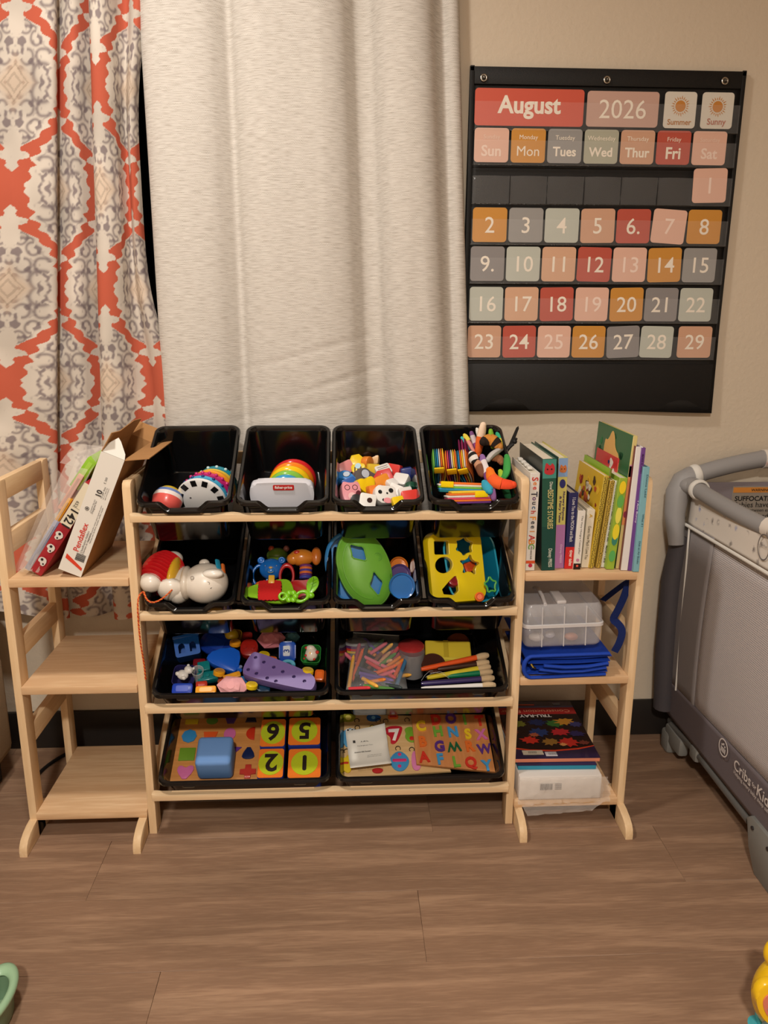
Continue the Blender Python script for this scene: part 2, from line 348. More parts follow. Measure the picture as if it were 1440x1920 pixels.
def sway1(X,Y,Z,S):
    k=np.clip((1.95-Z)/1.5,0,1)
    X=X+.045*np.clip((-.49-X)/.15,0,1); X=X-.036*np.exp(-((Z-1.45)/.33)**4)*np.clip((X+.50)*16,0,1)-.012*np.clip((1.9-Z),0,1)*0; X=X-np.clip(1.85-Z,0,1.1)*np.clip((-.45-X)*.58,0,.22)
    wr=np.clip((-.66-X)*12,0,1)*np.clip((1.75-Z)*2,0,1)
    Y=Y+wr*.018*(snoise(X*14,Z*11,7,3)*.5-.3)-.0*k
    Y=np.minimum(Y,2.008); Y=np.maximum(Y,1.907)
    Z=Z+np.where(Z<.6,(.6-Z)*1.0*(.10*np.sin((X+.5)*11)+.12*(X>-.62)*0),0)
    return X,Y,Z
cur=cloth('patterned_curtain',cp,.43,2.2,960,.0017,clothmat('damask_cloth','Col',weave=False),damask,sway1,thick=0)
tag(cur,'coral curtain with ornate white and grey medallions at the far left','curtain')
cp2=[(-.442,1.985),(-.448,1.965),(-.435,1.945),(-.41,1.932),(-.36,1.922),(-.30,1.930),(-.270,1.955),(-.256,1.972),(-.245,1.968),(-.232,1.945),(-.2,1.925),(-.14,1.915),(-.07,1.918),(-.01,1.935),(.015,1.968),(.03,1.992),(.062,1.99),(.078,1.955),(.10,1.930),(.15,1.918),(.19,1.93),(.213,1.968),(.228,1.982),(.245,1.965),(.262,1.972),(.266,1.985)]
def sway2(X,Y,Z,S):
    k=(1.85-Z)
    X=X+ .055*k*np.clip((X+.30)/.5,0,1)-.012*k*np.clip((-.3-X)*8,0,1)*0
    Y=Y+.004*np.sin(Z*3+X*9)
    for (za,x0,x1,m_) in ((1.09,-.2,.05,.45),(1.0,-.1,.1,.5),(.96,-.25,.05,.3)):   # faint diagonal creases
        d=(Z-(za+m_*.6*(X+.1))); Y=Y+.003*np.exp(-(d/.006)**2)*np.exp(-((X-(x0+x1)/2)/(x1-x0))**2*2)
    return X,np.clip(Y,1.92,2.005),Z
cur=cloth('linen_curtain',cp2,.55,2.2,220,.004,clothmat('linen_cloth'),None,sway2)
tag(cur,'off white woven linen curtain hanging behind the toy organizer','curtain')
b=B(); b.tube([(-1.3,1.955,2.2),(.35,1.955,2.2)],.010,12); b.ell((.36,1.955,2.2),.02); rod=b.build('curtain_rod',mat('rod_black',(30,28,27),.4,metal=.6)); tag(rod,'dark curtain rod carrying both curtains above the window','curtain rod')
# ---------------- wooden storage unit
YF,YB=1.617,1.902; XL,XRR=-.466,.394; PT=.845
def post(x0,x1,y0,y1,z0=0,z1=PT,name='post',par=None,rt=True):
    b=B(); pts=[(y0,z0),(y1,z0),(y1,z1-(.0 if not rt else .004)),(y1-.004,z1),(y0+.012,z1),(y0+.003,z1-.005),(y0,z1-.014)]
    b.prism(pts,x1-x0,FR((x0,0,0),(0,1,0),(0,0,1)),bev=.0015); return b.build(name,WZ,par)
RZB=[.7622,.5431,.3228,.1018]; RIM=[z+.041 for z in RZB]; RIM[0]=.803;RIM[1]=.582;RIM[2]=.366;RIM[3]=.146
TH=26.7; cT,sT=math.cos(R(TH)),math.sin(R(TH))
unit=T('toy_organizer','pale pine toy organizer rack holding four tiers of black bins','storage rack',TR(0,0,0))
for x0,x1 in ((XL,XL+.018),(XRR-.018,XRR)):
    post(x0,x1,YF,YF+.042,par=unit); post(x0,x1,YB-.042,YB,par=unit)
    b=B(); b.box(((x0+x1)/2,(YF+YB)/2,PT-.024),(.017,.205,.046),bev=.0015); b.build('top_rail',WY,unit)
    for rz in RIM:   # slanted side bars carrying the bins
        b=B(); c=V(((x0+x1)/2,(YF+YB)/2,rz-.002)); b.box((0,0,0),(.015,.30,.032),TR(*c)@RX(TH),bev=.002); b.build('side_bar',WY,unit)
xa,xb=XL+.018,XRR-.018
def rail(z,nb,y0,y1,hgt=.018):
    pts=[(xa,z),(xb,z)]; W=(xb-xa)/nb; top=[]
    for k in range(nb):
        a=xa+k*W; top+= [(a+.008,z+hgt),(a+.042,z+hgt-.0065),(a+W-.042,z+hgt-.0065),(a+W-.008,z+hgt)]
    top=[(xa,z+hgt)]+top+[(xb,z+hgt)]
    b=B(); b.prism(pts+top[::-1],y1-y0,FR((0,y1,0),(1,0,0),(0,0,1)),bev=.003); return b
for i,z in enumerate(RZB):
    rail(z,4 if i<2 else 2,1.592,1.612).build('front_rail',WX,unit)
    b=B(); b.box(((xa+xb)/2,1.882,z+.085),(xb-xa,.016,.03),bev=.003); b.build('back_rail',WX,unit)
SZ=[.616,.3648,.0472]
def side_unit(name,label,x_out0,x_out1,xs0,xs1,foot2,cat='shelf'):
    u=T(name,label,cat,TR(0,0,0))
    post(x_out0,x_out1,YF,YF+.042,z0=0,par=u); post(x_out0,x_out1,YB-.04,YB,par=u)
    xm=(x_out0+x_out1)/2
    # top rail flush with the post tops
    b=B(); b.box((xm,(YF+YB)/2,PT-.0225),(.0176,.206,.045),bev=.001); b.build('top_rail',WY,u)
    for z in (.705,.464,.250):
        b=B(); b.box((xm,(YF+YB)/2,z),(.0176,.206,.047),bev=.001); b.build('side_bar',WY,u)
    for z in SZ:
        b=B(); b.box(((xs0+xs1)/2,(YF-.006+YB)/2,z+.009),(xs1-xs0,YB-YF+.004,.018),bev=.0015); b.build('shelf_board',WXB,u)
    for x0,x1 in ((x_out0,x_out1),foot2):
        pts=[(1.70,0),(1.70,.047),(1.617,.047),(1.595,.0455),(1.575,.042),(1.558,.034),(1.549,.024),(1.546,.012),(1.546,0)]
        b=B(); b.prism(pts,x1-x0,FR((x0,0,0),(0,1,0),(0,0,1)),bev=.0015); b.build('foot',WY,u)
    return u
side_unit('side_shelf','pine side shelf under the leaning cardboard box, two lower boards empty',-.737,-.719,-.719,-.4665,(-.486,-.468))
side_unit('side_shelf','pine side shelf full of picture books beside the grey playpen',.6445,.6625,.3945,.6445,(.396,.414))

# ---------------- bins
BLK=mat('black_bin_plastic',(13,13,14),.15,spec=.5,coat=.2)
def binmesh(w,l,dp,dip):
    n=8; 
    def rr(w_,l_,r,z,yo=0,ex=0):
        out=[]; p=rrect(w_,l_,r,n)
        # subdivide the long sides
        q=[]
        for i in range(len(p)):
            a=V(p[i]); c=V(p[(i+1)%len(p)]); q.append(a)
            if (c-a).length>.04:
                m_=28
                for k in range(1,m_): q.append(a.lerp(c,k/m_))
        for v in q:
            d=0
            if dip and v.y<-l_*.3: d=min(1,max(0,(.052-abs(v.x))/.018))
            out.append((v.x,v.y+l/2+yo-ex*d*.010,z-d*.014*(1 if z>-.02 else 0)))
        return out
    W0=w-.022; L0=l-.022; tb=.83
    # sample counts differ if lengths differ slightly; use identical parametrisation by scaling the outer loop
    base=rr(w,l,.022,0)
    def loop(sw,sl,z,ex=1,r=None):
        out=[]
        for (x,y,zz) in base:
            yy=y-l/2; d=-zz/.014 if dip else 0
            nx=x*sw/w; ny=yy*sl/l
            out.append((nx,ny+l/2-(ex*d*.006)+0,z-(d*.014 if z>-.03 else 0)))
        return out
    ls=[loop(w*.80,l*.84,-dp+.0,0),loop(w*.82,l*.86,-dp+.004,0),loop(w-.02,l-.022,-.012,.6),loop(w-.006,l-.006,-.013,1),loop(w,l,-.009,1.1),loop(w-.001,l-.001,-.003,1.1),loop(w-.006,l-.006,0,1),loop(w-.016,l-.016,0,.8),loop(w-.021,l-.021,-.004,.6),loop(w-.024,l-.026,-.012,.5),
        loop(w*.80,l*.835,-dp+.010,0),loop(w*.77,l*.81,-dp+.005,0)]
    b=B(); b.loops(ls,cap0=True,cap1=True)
    if not dip:
        for sx in (-1,1):
            b.box((sx*w*.32,.004,-.013),(.030,.010,.012),bev=.005)
    b.cyl((0,l/2,-dp+.0049),.004,.0006,n=16)
    return b
def FRb(row,x): return FR((x,1.592,RIM[row]),(1,0,0),(0,cT,sT))
XS=[-.337,-.132,.069,.274]; XW=[-.237,.170]
LB=['black bin on the top tier holding the disc and dome baby toys','black bin on the top tier holding the rainbow ring stacker','black bin on the top tier full of painted wooden blocks','black bin on the top tier stuffed with cloth books','black bin holding the white puppy toy','black bin holding the blue bear rattle and soft baby toys','black bin holding the green shape sorter lid','black bin holding the yellow shape sorter lid','wide black bin full of blue and purple stacking toys','wide black bin with the crayon bag and paint brushes','wide black bin with the shape puzzle and number cubes','wide black bin with the alphabet puzzle and receipt']
BM={}
bi=0; sm_=None; lg_=None
for row in range(4):
    for x in (XS if row<2 else XW):
        if row<2:
            if sm_ is None: sm_=binmesh(.198,.285,.125,True).build('toy_bin',BLK); o=sm_
            else: o=sm_.copy(); COL.objects.link(o)
        else:
            if lg_ is None: lg_=binmesh(.397,.285,.120,False).build('toy_bin',BLK); o=lg_
            else: o=lg_.copy(); COL.objects.link(o)
        Mx=FRb(row,x)@(RZ(1.2) if bi==0 else Matrix()); o.matrix_world=Mx; tag(o,LB[bi],'bin','black plastic bins'); bi+=1
# pixel on the tilted plane n metres above (negative: below) the rim plane of a row
def PB(row,u,v,n=0.): 
    N=V((0,-sT,cT)); return on(u,v,V((0,1.592,RIM[row]))+N*n,N)
RB=FR((0,0,0),(1,0,0),(0,cT,sT))     # bin axes: x across, y up the slope, z out of the bin
def MB(row,u,v,n=0.,rx=0,ry=0,rz=0,z2=0,world=False):
    m=Matrix.Translation(PB(row,u,v,n)); m=m if world else m@RB
    return m@RZ(rz)@RY(ry)@RX(rx)@RZ(z2)

# ---------------- calendar
YC=1.997
def cal(u,v,y=YC): p=atY(u,v,y); return p.x,p.z
WALLM=lambda x,z,y=YC,r=0: FR((x,y,z),(1,0,0),(0,0,1))@RZ(r)
NYL=mat('black_nylon',(20,19,19),.55,spec=.4,bump=.25,bscale=500)
cl=T('pocket_calendar','black fabric pocket chart calendar hanging on the wall above the books','calendar',TR(0,0,0))
b=B(); x0,x1,z0,z1=.298,.955,.943,1.745
nx,nz=28,34; g=[]
for j in range(nz+1):
    row=[]
    for i in range(nx+1):
        s=i/nx; t=j/nz; x=x0+(x1-x0)*s+ (.003 if t>.99 and s>.97 else 0)-.004*(1-t)*(s<.01); z=z0+(z1-z0)*t-.004*math.sin(PI*s)*(t)+.004*math.sin(PI*s)*(1-t)-.006*s*(1-t)
        y=YC+.010-.004*math.sin(s*9)*(1-t)**2-.009*(1-t)**3+.003*t
        row.append((x,y,z))
    g.append(row)
b.loops(g,close=False); ob=b.build('fabric_back',NYL,cl,smooth=60); s_=ob.modifiers.new('t','SOLIDIFY'); s_.thickness=.003
b=B()   # sewn border ribbon
for (a,c,e,f) in ((x0+.0,z0+.002,x0+.010,z1),(x1-.010,z0+.002,x1,z1),(x0,z1-.012,x1,z1-.002),(x0+.01,z0+.004,x1-.01,z0+.012)): b.box(((a+e)/2,YC+.004,(c+f)/2),(e-a,.003,f-c),bev=.001)
b.build('border_ribbon',NYL,cl)
b=B(); b.box(((x0+x1)/2,YC+.004,1.735-.012),(x1-x0-.02,.004,.035),bev=.0015); b.build('top_hem',NYL,cl)
MET=mat('grommet_metal',(190,186,178),.25,metal=1)
for u,v in ((907,146),(1138,150),(1359,152)):
    x,z=cal(u,v); b=B(); b.torus((0,0,0),.0065,.0025,WALLM(x,z,YC-.0005)); b.cyl((0,0,-.001),.0055,.002,WALLM(x,z,YC-.0005)); b.build('grommet',MET,cl)
    b=B(); b.lathe([(.0042,0),(.004,.004),(.0025,.0065),(0,.007)],14,WALLM(x,z,YC-.002)); b.build('nail_head',mat('nail',(120,115,108),.4,metal=1),cl)
VIN=mat('clear_vinyl',(255,255,255),.05,spec=.5,alpha=.065,bump=1,bscale=34)
CARDC={'pink':(224,180,160),'ochre':(203,142,60),'grey':(150,148,146),'dkgrey':(138,134,134),'pale':(186,190,180),'tan':(205,160,132),'red':(186,84,68),'coral':(206,90,70),'mauve':(196,160,146),'cream':(216,210,198),'sage':(172,172,154),'ltan':(212,168,138)}
WHT=matte((240,230,215)); 
def card(w,h,x,z,col,items,label,rot=0,y=YC-.0045,r=.008,name='calendar_card',grp='calendar cards in the pockets'):
    o=T(name,label,'card',WALLM(x,z,y,rot),grp)
    b=B(); b.prism(rrect(w,h,r,5),.0008); b.build('card_stock',mat('card_'+col,CARDC[col],.45,spec=.4),o)
    for (t,sz,dx,dy,bold,c,fit) in items:
        b=B(); b.text(t,sz,TR(dx,dy,.0009),bold,fit); b.build('lettering',matte(c),o,smooth=0)
    return o
rowsz=[(1.697,1.612),(1.610,1.536),(1.526,1.449),(1.434,1.356),(1.345,1.265),(1.250,1.170),(1.157,1.080)]
W_=(240,230,215)
card(.258,.080,.4385,1.6555,'coral',[('August',.056,0,.0,.028,W_,.150)],'wide coral calendar card reading August')
card(.172,.077,.661,1.655,'mauve',[('2026',.05,0,0,0,W_,.112)],'wide mauve calendar card reading 2026')
for x,tx,cc in ((.799,'Summer',(178,120,60)),(.889,'Sunny',(176,110,92))):
    o=card(.077,.079,x,1.6555,'cream',[(tx,.02,0,-.026,.02,cc,.058 if tx=='Summer' else .046)],'cream calendar card with a sun reading '+tx)
    b=B(); b.prism(circ(.0125,24,c=(0,.0085)),.0003,TR(0,0,.001))
    for k in range(22):
        a=2*PI*k/22; l=.0055+.003*((k*7)%3)/2; M_=TR(0,.0085,.001)@RZ(math.degrees(a)); b.prism([(.015,-.0011),(.015+l*.5,-.0009),(.015+l,0),(.015+l*.5,.0009),(.015,.0011)],.0003,M_)
    b.build('sun_print',matte((196,132,62)),o,smooth=0)
days=[('Sun','Sunday','pink'),('Mon','Monday','ochre'),('Tues','Tuesday','grey'),('Wed','Wednesday','sage'),('Thur','Thursday','tan'),('Fri','Friday','red'),('Sat','Saturday','pink')]
for k,(a,bb,c) in enumerate(days):
    x=.352+.0878*k; t=(232,205,190) if c=='pink' else W_
    card(.082,.075,x,1.573+.0006*k*0,c,[(a,.026,0,-.012,0 if a=='Mon' else .024,W_ if c!='pink' else (240,215,200),(.047,.053,.056,.057,.060,.036,.040)[k]),(bb,.014,0,.017,0,t,None)],'calendar weekday card reading '+bb,y=YC-.0045)
nums={1:('pink',6,0)}
cc='ochre grey pale tan red pink ochre dkgrey pale ltan red pink ochre grey pale ltan red pink ochre dkgrey pale tan red pink ochre dkgrey pale tan'.split()
for i in range(2,30): nums[i]=(cc[i-2],(i-2)%7,1+(i-2)//7)
rot={1:1.5,7:-3.5,5:.8,12:-1,14:1.5,18:1.2,20:1.2,24:.8,27:2.5,28:-1,6:.4,17:.4}
for i,(c,k,r_) in nums.items():
    zt,zb=rowsz[2+r_]; x=(.3535,.3545,.352,.3525,.351)[r_]+(.0892,.0885,.0885,.0885,.0885)[r_]*k+(.008 if i==29 else 0)+(-.002 if i==28 else 0)
    t=str(i)+('.' if i in(6,9) else ''); NW='one two three four five six seven eight nine ten eleven twelve thirteen fourteen fifteen sixteen seventeen eighteen nineteen twenty'.split(); nw=NW[i-1] if i<=20 else 'twenty '+NW[i-21]; wc=(243,218,204) if c=='pink' else W_
    card(.0835 if i!=29 else .087,zt-zb+.001,x,(zt+zb)/2+(.002 if i==1 else 0),c,[(t,.052,0,0,.004,wc,None)],'%s calendar card printed with the date %s, below %s in row %s'%({'pink':'pink','ochre':'ochre','grey':'grey','dkgrey':'dark grey','pale':'pale grey','tan':'tan','ltan':'light tan','red':'brick red'}[c],nw,days[k][1],('one','two','three','four','five')[r_]),rot.get(i,0),y=YC-.0045-(.001 if i==1 else 0))
for j,(zt,zb) in enumerate(rowsz):   # clear vinyl pockets, lower two thirds of each row
    zz1=zt-.026 if j else zt-.030; zb_=zb-.006
    if j==2: zz1=zt-.020
    b=B(); g=[]; NX=70; NZ=8
    for q in range(NZ+1):
        rr=[]
        for i in range(NX+1):
            s=i/NX; xx=x0+.012+(x1-x0-.024)*s; ph=(s*7)%1; bul=math.sin(PI*ph)**.6; zq=zb_+(zz1-zb_)*q/NZ
            y=YC-.0078-.0015*bul+.0009*math.sin(xx*130+zq*90+j)*math.sin(zq*150+xx*40)
            if j==2: y=YC-.002-.007*bul*(q/NZ)*.8+.0022*math.sin(xx*110+zq*140)*math.sin(zq*100+xx*70)
            if s>.855: y=min(y,YC-.0080)
            rr.append((xx,y,zq))
        g.append(rr)
    b.loops(g,close=False); b.build('clear_pocket',VIN,cl,smooth=80,recalc=False)
    b=B(); b.box(((x0+x1)/2,YC-.003,zb_),(x1-x0-.02,.004,.0022),bev=.0008); b.build('pocket_seam',mat('shiny_seam',(40,38,36),.18,spec=.8,bump=1,bscale=160),cl)
    for k in range(1,7): b=B(); b.box((x0+.012+(x1-x0-.024)*k/7,YC-.0015,(zz1+zb_)/2),(.0016,.004,zz1-zb_),bev=.0005); b.build('pocket_divider',NYL,cl)
b=B(); b.box(((x0+x1)/2,YC-.0025,1.005),(x1-x0-.018,.004,.118),bev=.0015); b.build('storage_pocket',NYL,cl)

# ---------------- sofa end at the left edge
BG=mat('sofa_beige',(172,150,122),.9,spec=.1,bump=.4,bscale=300)
so=T('sofa','beige sofa end with a fleece throw at the left edge','sofa',TR(0,0,0))
b=B(); b.box((-1.32,1.26,.215),(.90,1.25,.29),bev=.03,seg=4); b.build('base',BG,so)
b=B(); b.box((-1.32,1.26,.035),(.84,1.19,.07),bev=.005); b.build('plinth',mat('sofa_plinth',(28,24,22),.8),so)
b=B(); b.box((-1.325,1.25,.42),(.93,1.28,.20),bev=.075,seg=5); b.build('seat_cushion',mat('fleece_cream',(205,192,172),.95,spec=.1,bump=1,bscale=110),so)
b=B(); b.box((-1.62,1.25,.62),(.24,1.20,.36),bev=.07,seg=5); b.build('backrest',BG,so)

# ---------------- playpen on the right
GR=mat('playpen_grey_fabric',(112,104,108),.75,spec=.2,bump=.25,bscale=300); GRL=mat('playpen_rail_grey',(150,148,148),.5); DK=mat('dark_tube',(45,44,46),.4)
pp=T('playpen','grey mesh sided baby playpen against the wall on the right','playpen',TR(0,0,0))
xe,yn,yf=.905,1.34,1.975; xr=1.95
def railpts(p0,p1,sag,n=14):
    return [V(p0).lerp(V(p1),i/n)-V((0,0,sag*math.sin(PI*i/n))) for i in range(n+1)]
# rails (padded), corners
b=B(); b.tube(railpts((xe-.01,1.90,.755),(xe+.01,1.58,.738),.004),.020,14); b.build('side_rail',GRL,pp)
b=B(); b.tube(railpts((.90,1.955,.778),(1.08,1.955,.822),-.004)+[V((1.09,1.955,.825))],.022,14); b.build('back_rail_pad',GRL,pp)
PRT=(226,218,208)
def printmat():
    m=mat('animal_print',PRT,.8,spec=.15); nt=m.node_tree; L=nt.links; b_=nt.nodes['Principled BSDF']
    tc=nt.nodes.new('ShaderNodeTexCoord'); v=nt.nodes.new('ShaderNodeTexVoronoi'); v.inputs['Scale'].default_value=32; L.new(tc.outputs['Object'],v.inputs['Vector'])
    r=nt.nodes.new('ShaderNodeValToRGB'); e=r.color_ramp.elements; e[0].position=.0; e[0].color=(1,1,1,1); e[1].position=.34; e[1].color=(0,0,0,1); L.new(v.outputs['Distance'],r.inputs[0])
    n=nt.nodes.new('ShaderNodeTexNoise'); n.inputs['Scale'].default_value=95; L.new(tc.outputs['Object'],n.inputs['Vector'])
    g=nt.nodes.new('ShaderNodeMath'); g.operation='GREATER_THAN'; g.inputs[1].default_value=.48; L.new(n.outputs['Fac'],g.inputs[0])
    mu=nt.nodes.new('ShaderNodeMath'); mu.operation='MULTIPLY'; L.new(r.outputs[0],mu.inputs[0]); L.new(g.outputs[0],mu.inputs[1])
    sp=nt.nodes.new('ShaderNodeSeparateColor'); L.new(v.outputs['Color'],sp.inputs[0])
    c=nt.nodes.new('ShaderNodeValToRGB'); c.color_ramp.interpolation='CONSTANT'; c.color_ramp.elements[0].color=lin((160,156,152))+(1,); c.color_ramp.elements[1].position=.45; c.color_ramp.elements[1].color=lin((214,120,118))+(1,)
    for p,k in ((.62,(120,110,108)),(.84,(110,130,190))): q=c.color_ramp.elements.new(p); q.color=lin(k)+(1,)
    L.new(sp.outputs[0],c.inputs[0])
    mx=nt.nodes.new('ShaderNodeMix'); mx.data_type='RGBA'; mx.inputs[6].default_value=lin(PRT)+(1,); L.new(mu.outputs[0],mx.inputs[0]); L.new(c.outputs[0],mx.inputs[7]); L.new(mx.outputs[2],b_.inputs['Base Color'])
    return m
PR=printmat()
b=B(); b.tube(railpts((1.085,1.955,.823),(xr,1.955,.80),-.01),.025,14); b.build('padded_back_rail',PR,pp)
b=B(); b.tube(railpts((xe+.012,1.585,.740),(xe+.02,yn,.755),-.002),.026,14); b.build('padded_side_rail',PR,pp)
# plastic corner
b=B(); b.tube([(.868,1.93,.60),(.862,1.945,.68),(.868,1.955,.735),(.885,1.962,.765),(.90,1.957,.778),(.93,1.955,.785)],[.020,.026,.030,.030,.026,.022],14); b.ell((.892,1.94,.757),(.03,.035,.022)); b.tube([(.888,1.95,.758),(.896,1.91,.757)],.023,12); b.build('corner_cap',GRL,pp)
b=B(); b.torus((0,0,0),.0235,.0045,FR((.912,1.955,.782),(0,1,0),(-.25,0,1)),sz=2.2); b.torus((0,0,0),.0225,.0045,FR((xe-.008,1.895,.755),(1,0,0),(0,0,1)),sz=2.2); b.build('rail_binding',mat('white_binding',(225,222,215),.8),pp)
# walls of the pen: body panel profile slightly bulging outward; near and far end, side
def sheet(name,x0f,y0,y1,za,zb,m,ny=10,nz=10,bul=.015,par=pp,thick=.003):
    b=B(); g=[]
    for j in range(nz+1):
        r_=[]
        for i in range(ny+1):
            s=i/ny;t=j/nz; z=(za(s) if callable(za) else za)+((zb(s) if callable(zb) else zb)-(za(s) if callable(za) else za))*t
            r_.append((x0f-bul*math.sin(PI*min(1,max(0,z/.75)))*1.0+.0*s,y0+(y1-y0)*s,z))
        g.append(r_)
    b.loops(g,close=False); o=b.build(name,m,par,smooth=80); q=o.modifiers.new('t','SOLIDIFY'); q.thickness=thick; q.offset=-1 if y1>y0 else 1; return o
zr=lambda s:.735-.012*math.sin(PI*s)
# s runs from the near end (0) to the far end (1)
band=lambda s:.660-.07*0-.03*math.sin(PI*s)*0+(-.006)*s
sheet('print_band',xe,yn,yf-.005,band,lambda s:.735,PR)
b=B(); b.tube([(xe-.017,yn+(yf-.03-yn)*i/12,band(i/12)) for i in range(13)],.0042,8); b.build('white_piping',mat('white_binding'),pp)
MESH=mat('playpen_mesh',(205,198,198),.8,alpha=1)
nt=MESH.node_tree; L=nt.links; tc=nt.nodes.new('ShaderNodeTexCoord'); sx_=nt.nodes.new('ShaderNodeSeparateXYZ'); L.new(tc.outputs['Object'],sx_.inputs[0])
def _s(o,k,ph=0):
    a=nt.nodes.new('ShaderNodeMath'); a.operation='MULTIPLY_ADD'; a.inputs[1].default_value=k; a.inputs[2].default_value=ph; L.new(o,a.inputs[0]); q=nt.nodes.new('ShaderNodeMath'); q.operation='SINE'; L.new(a.outputs[0],q.inputs[0]); return q.outputs[0]
aa=_s(sx_.outputs[1],2*PI/.0048); bb_=_s(sx_.outputs[2],2*PI/.0048)
ad=nt.nodes.new('ShaderNodeMath'); ad.operation='ADD'; L.new(aa,ad.inputs[0]); L.new(bb_,ad.inputs[1])
gt=nt.nodes.new('ShaderNodeMath'); gt.operation='LESS_THAN'; gt.inputs[1].default_value=.85; L.new(ad.outputs[0],gt.inputs[0]); L.new(gt.outputs[0],nt.nodes['Principled BSDF'].inputs['Alpha'])
lowz=lambda s:.245
sheet('mesh_panel',xe,yn,yf-.17,lambda s:.215-.02*s,band,MESH,thick=.0005)
sheet('corner_panel',xe-.0005,yf-.19,yf-.005,lambda s:.19,band,mat('playpen_corner',(140,134,134),.75,bump=.25,bscale=300))
b=B(); b.tube([(xe-.016,yf-.065-.02*(1-i/12),.20+(.455)*i/12) for i in range(13)],.0025,6); b.build('seam_piping',mat('white_binding'),pp)
sheet('lower_panel',xe-.001,yn,yf-.0,.105,lambda s:.225-.02*s,GR)
# far end panel along the wall and inner floor mat, near end, right end
def slab(name,c,d,m,bev=.004): b=B(); b.box(c,d,bev=bev,seg=3); return b.build(name,m,pp)
slab('back_panel',((xe+xr)/2,yf-.012,.43),(xr-xe-.02,.006,.66),mat('playpen_inner',(128,118,122),.7,bump=.2,bscale=60))
slab('far_side_panel',(xr,(yn+yf)/2,.43),(.006,yf-yn-.02,.66),mat('playpen_inner'))
slab('front_panel',((xe+xr)/2,yn+.004,.43),(xr-xe-.02,.006,.62),MESH)
slab('mattress',((xe+xr)/2,(yn+yf)/2,.20),(xr-xe-.05,yf-yn-.05,.03),GR,.01)
b=B(); b.tube([(xe-.012,yf-.02,.62),(xe-.028,yf-.02,.5),(xe-.03,yf-.03,.3),(xe-.02,yf-.03,.12)],.028,12); b.build('corner_sleeve',mat('playpen_dark',(72,68,72),.7,bump=.25,bscale=300),pp)
# base tubes and feet
GF=mat('foot_grey',(128,128,124),.5)
b=B(); b.tube([(xe+.0,yf-.05,.075),(xe+.0,1.80,.088),(xe+.0,1.49,.082)],.011,10); b.tube([(xe,yn+.01,.08),(xr,yn+.01,.08)],.011,10); b.tube([(xe,yf-.03,.075),(xr,yf-.03,.075)],.011,10); b.build('base_tube',mat('tube_grey',(110,110,108),.4,metal=.3),pp)
b=B(); b.box((xe-.002,yf-.09,.055),(.028,.10,.05),bev=.008); b.box((xe+.0,1.765,.085),(.03,.04,.036),bev=.008); b.build('tube_joint',GF,pp)
for y0 in (1.40,):
    pts=[(y0-.06,0),(y0+.02,0),(y0+.055,.045),(y0+.075,.105),(y0+.06,.118),(y0-.05,.118),(y0-.075,.10),(y0-.07,.04)]
    b=B(); b.prism(pts,.036,FR((xe-.020,0,0),(0,1,0),(0,0,1)),bev=.003); ft=b.build('foot',GF,pp)
    for yy,zz in ((y0+.045,.098),(y0-.02,.095)):
        b=B(); b.cyl((0,0,0),.0045,.003,FR((xe-.020,yy,zz),(0,-1,0),(0,0,1))); b.build('screw',DK,ft)
b=B(); b.box((xe,yf-.05,.03),(.04,.05,.06),bev=.01); b.build('foot',GF,pp)
b=B(); b.box((xr,yn+.03,.04),(.04,.06,.08),bev=.01); b.build('foot',GF,pp)
b=B(); b.box((xr,yf-.05,.04),(.04,.06,.08),bev=.01); b.build('foot',GF,pp)
# text facing -x on the lower panel: runs towards the camera (screen left to right)
XT=xe-.0225
def SM(y,z,x=XT,tilt=0): return FR((x,y,z),(0,-1,0),(0,0,1))@RZ(tilt)
WL=matte((215,208,204))
def ontx(u,v,x=XT): p=atX(u,v,x); return p.y,p.z
b=B(); y_,z_=ontx(1392,1448); b.text('Cribs',.03,SM(y_,z_,tilt=0),.01,.075)
b.text('for',.014,SM(y_-.052,z_+.0,tilt=0),.01,.018); b.text('Kids',.03,SM(y_-.095,z_),.01,.062)
b.text('Helping every baby sleep safer',.007,SM(y_-.045,z_-.021),0,.16); b.build('lettering',WL,pp,smooth=0)
y_,z_=ontx(1356,1402); b=B(); b.torus((0,0,0),.0205,.0016,SM(y_,z_),sz=.3)
b.ell((0,.009,0),(.003,.003,.0006),SM(y_,z_)); b.ell((-.007,.005,0),(.0026,.0026,.0006),SM(y_,z_)); b.ell((.007,.005,0),(.0026,.0026,.0006),SM(y_,z_))
for k in (-.009,-.003,.003,.009): b.box((k,-.006,0),(.0028,.012,.0006),SM(y_,z_))
b.build('emblem',WL,pp,smooth=0)
# oval mark on the print band, warning label inside the back wall
b=B(); y_,z_=ontx(1424,1026,xe-.020); b.torus((0,0,0),.028,.0016,SM(y_,z_,xe-.011)@Matrix.Diagonal((.8,1,1,1)),sz=.4)
b.text('Comfort',.009,SM(y_,z_+.004,xe-.0112),0,.03); b.build('oval_mark',mat('mark_grey',(110,105,104),.7),pp,smooth=0)
p=atY(1375,912,yf-.018); p2=atY(1490,990,yf-.018)
b=B(); w_=.22; h_=p.z-p2.z; cx=p.x+w_/2; cz=p.z-h_/2; yl=yf-.0165
b.box((cx,yl,cz),(w_,.001,h_),bev=.0003,seg=1); lb=b.build('warning_label',mat('label_grey',(150,140,128),.7),pp)
b=B(); b.box((cx,yl-.001,p.z-.010),(w_-.004,.0006,.014)); b.build('orange_strip',matte((214,140,62)),lb)
b=B(); bk=matte((25,23,22)); b.text('WARNING',.012,WALLM(cx-.035,p.z-.010,yl-.0016),.01,.05); 
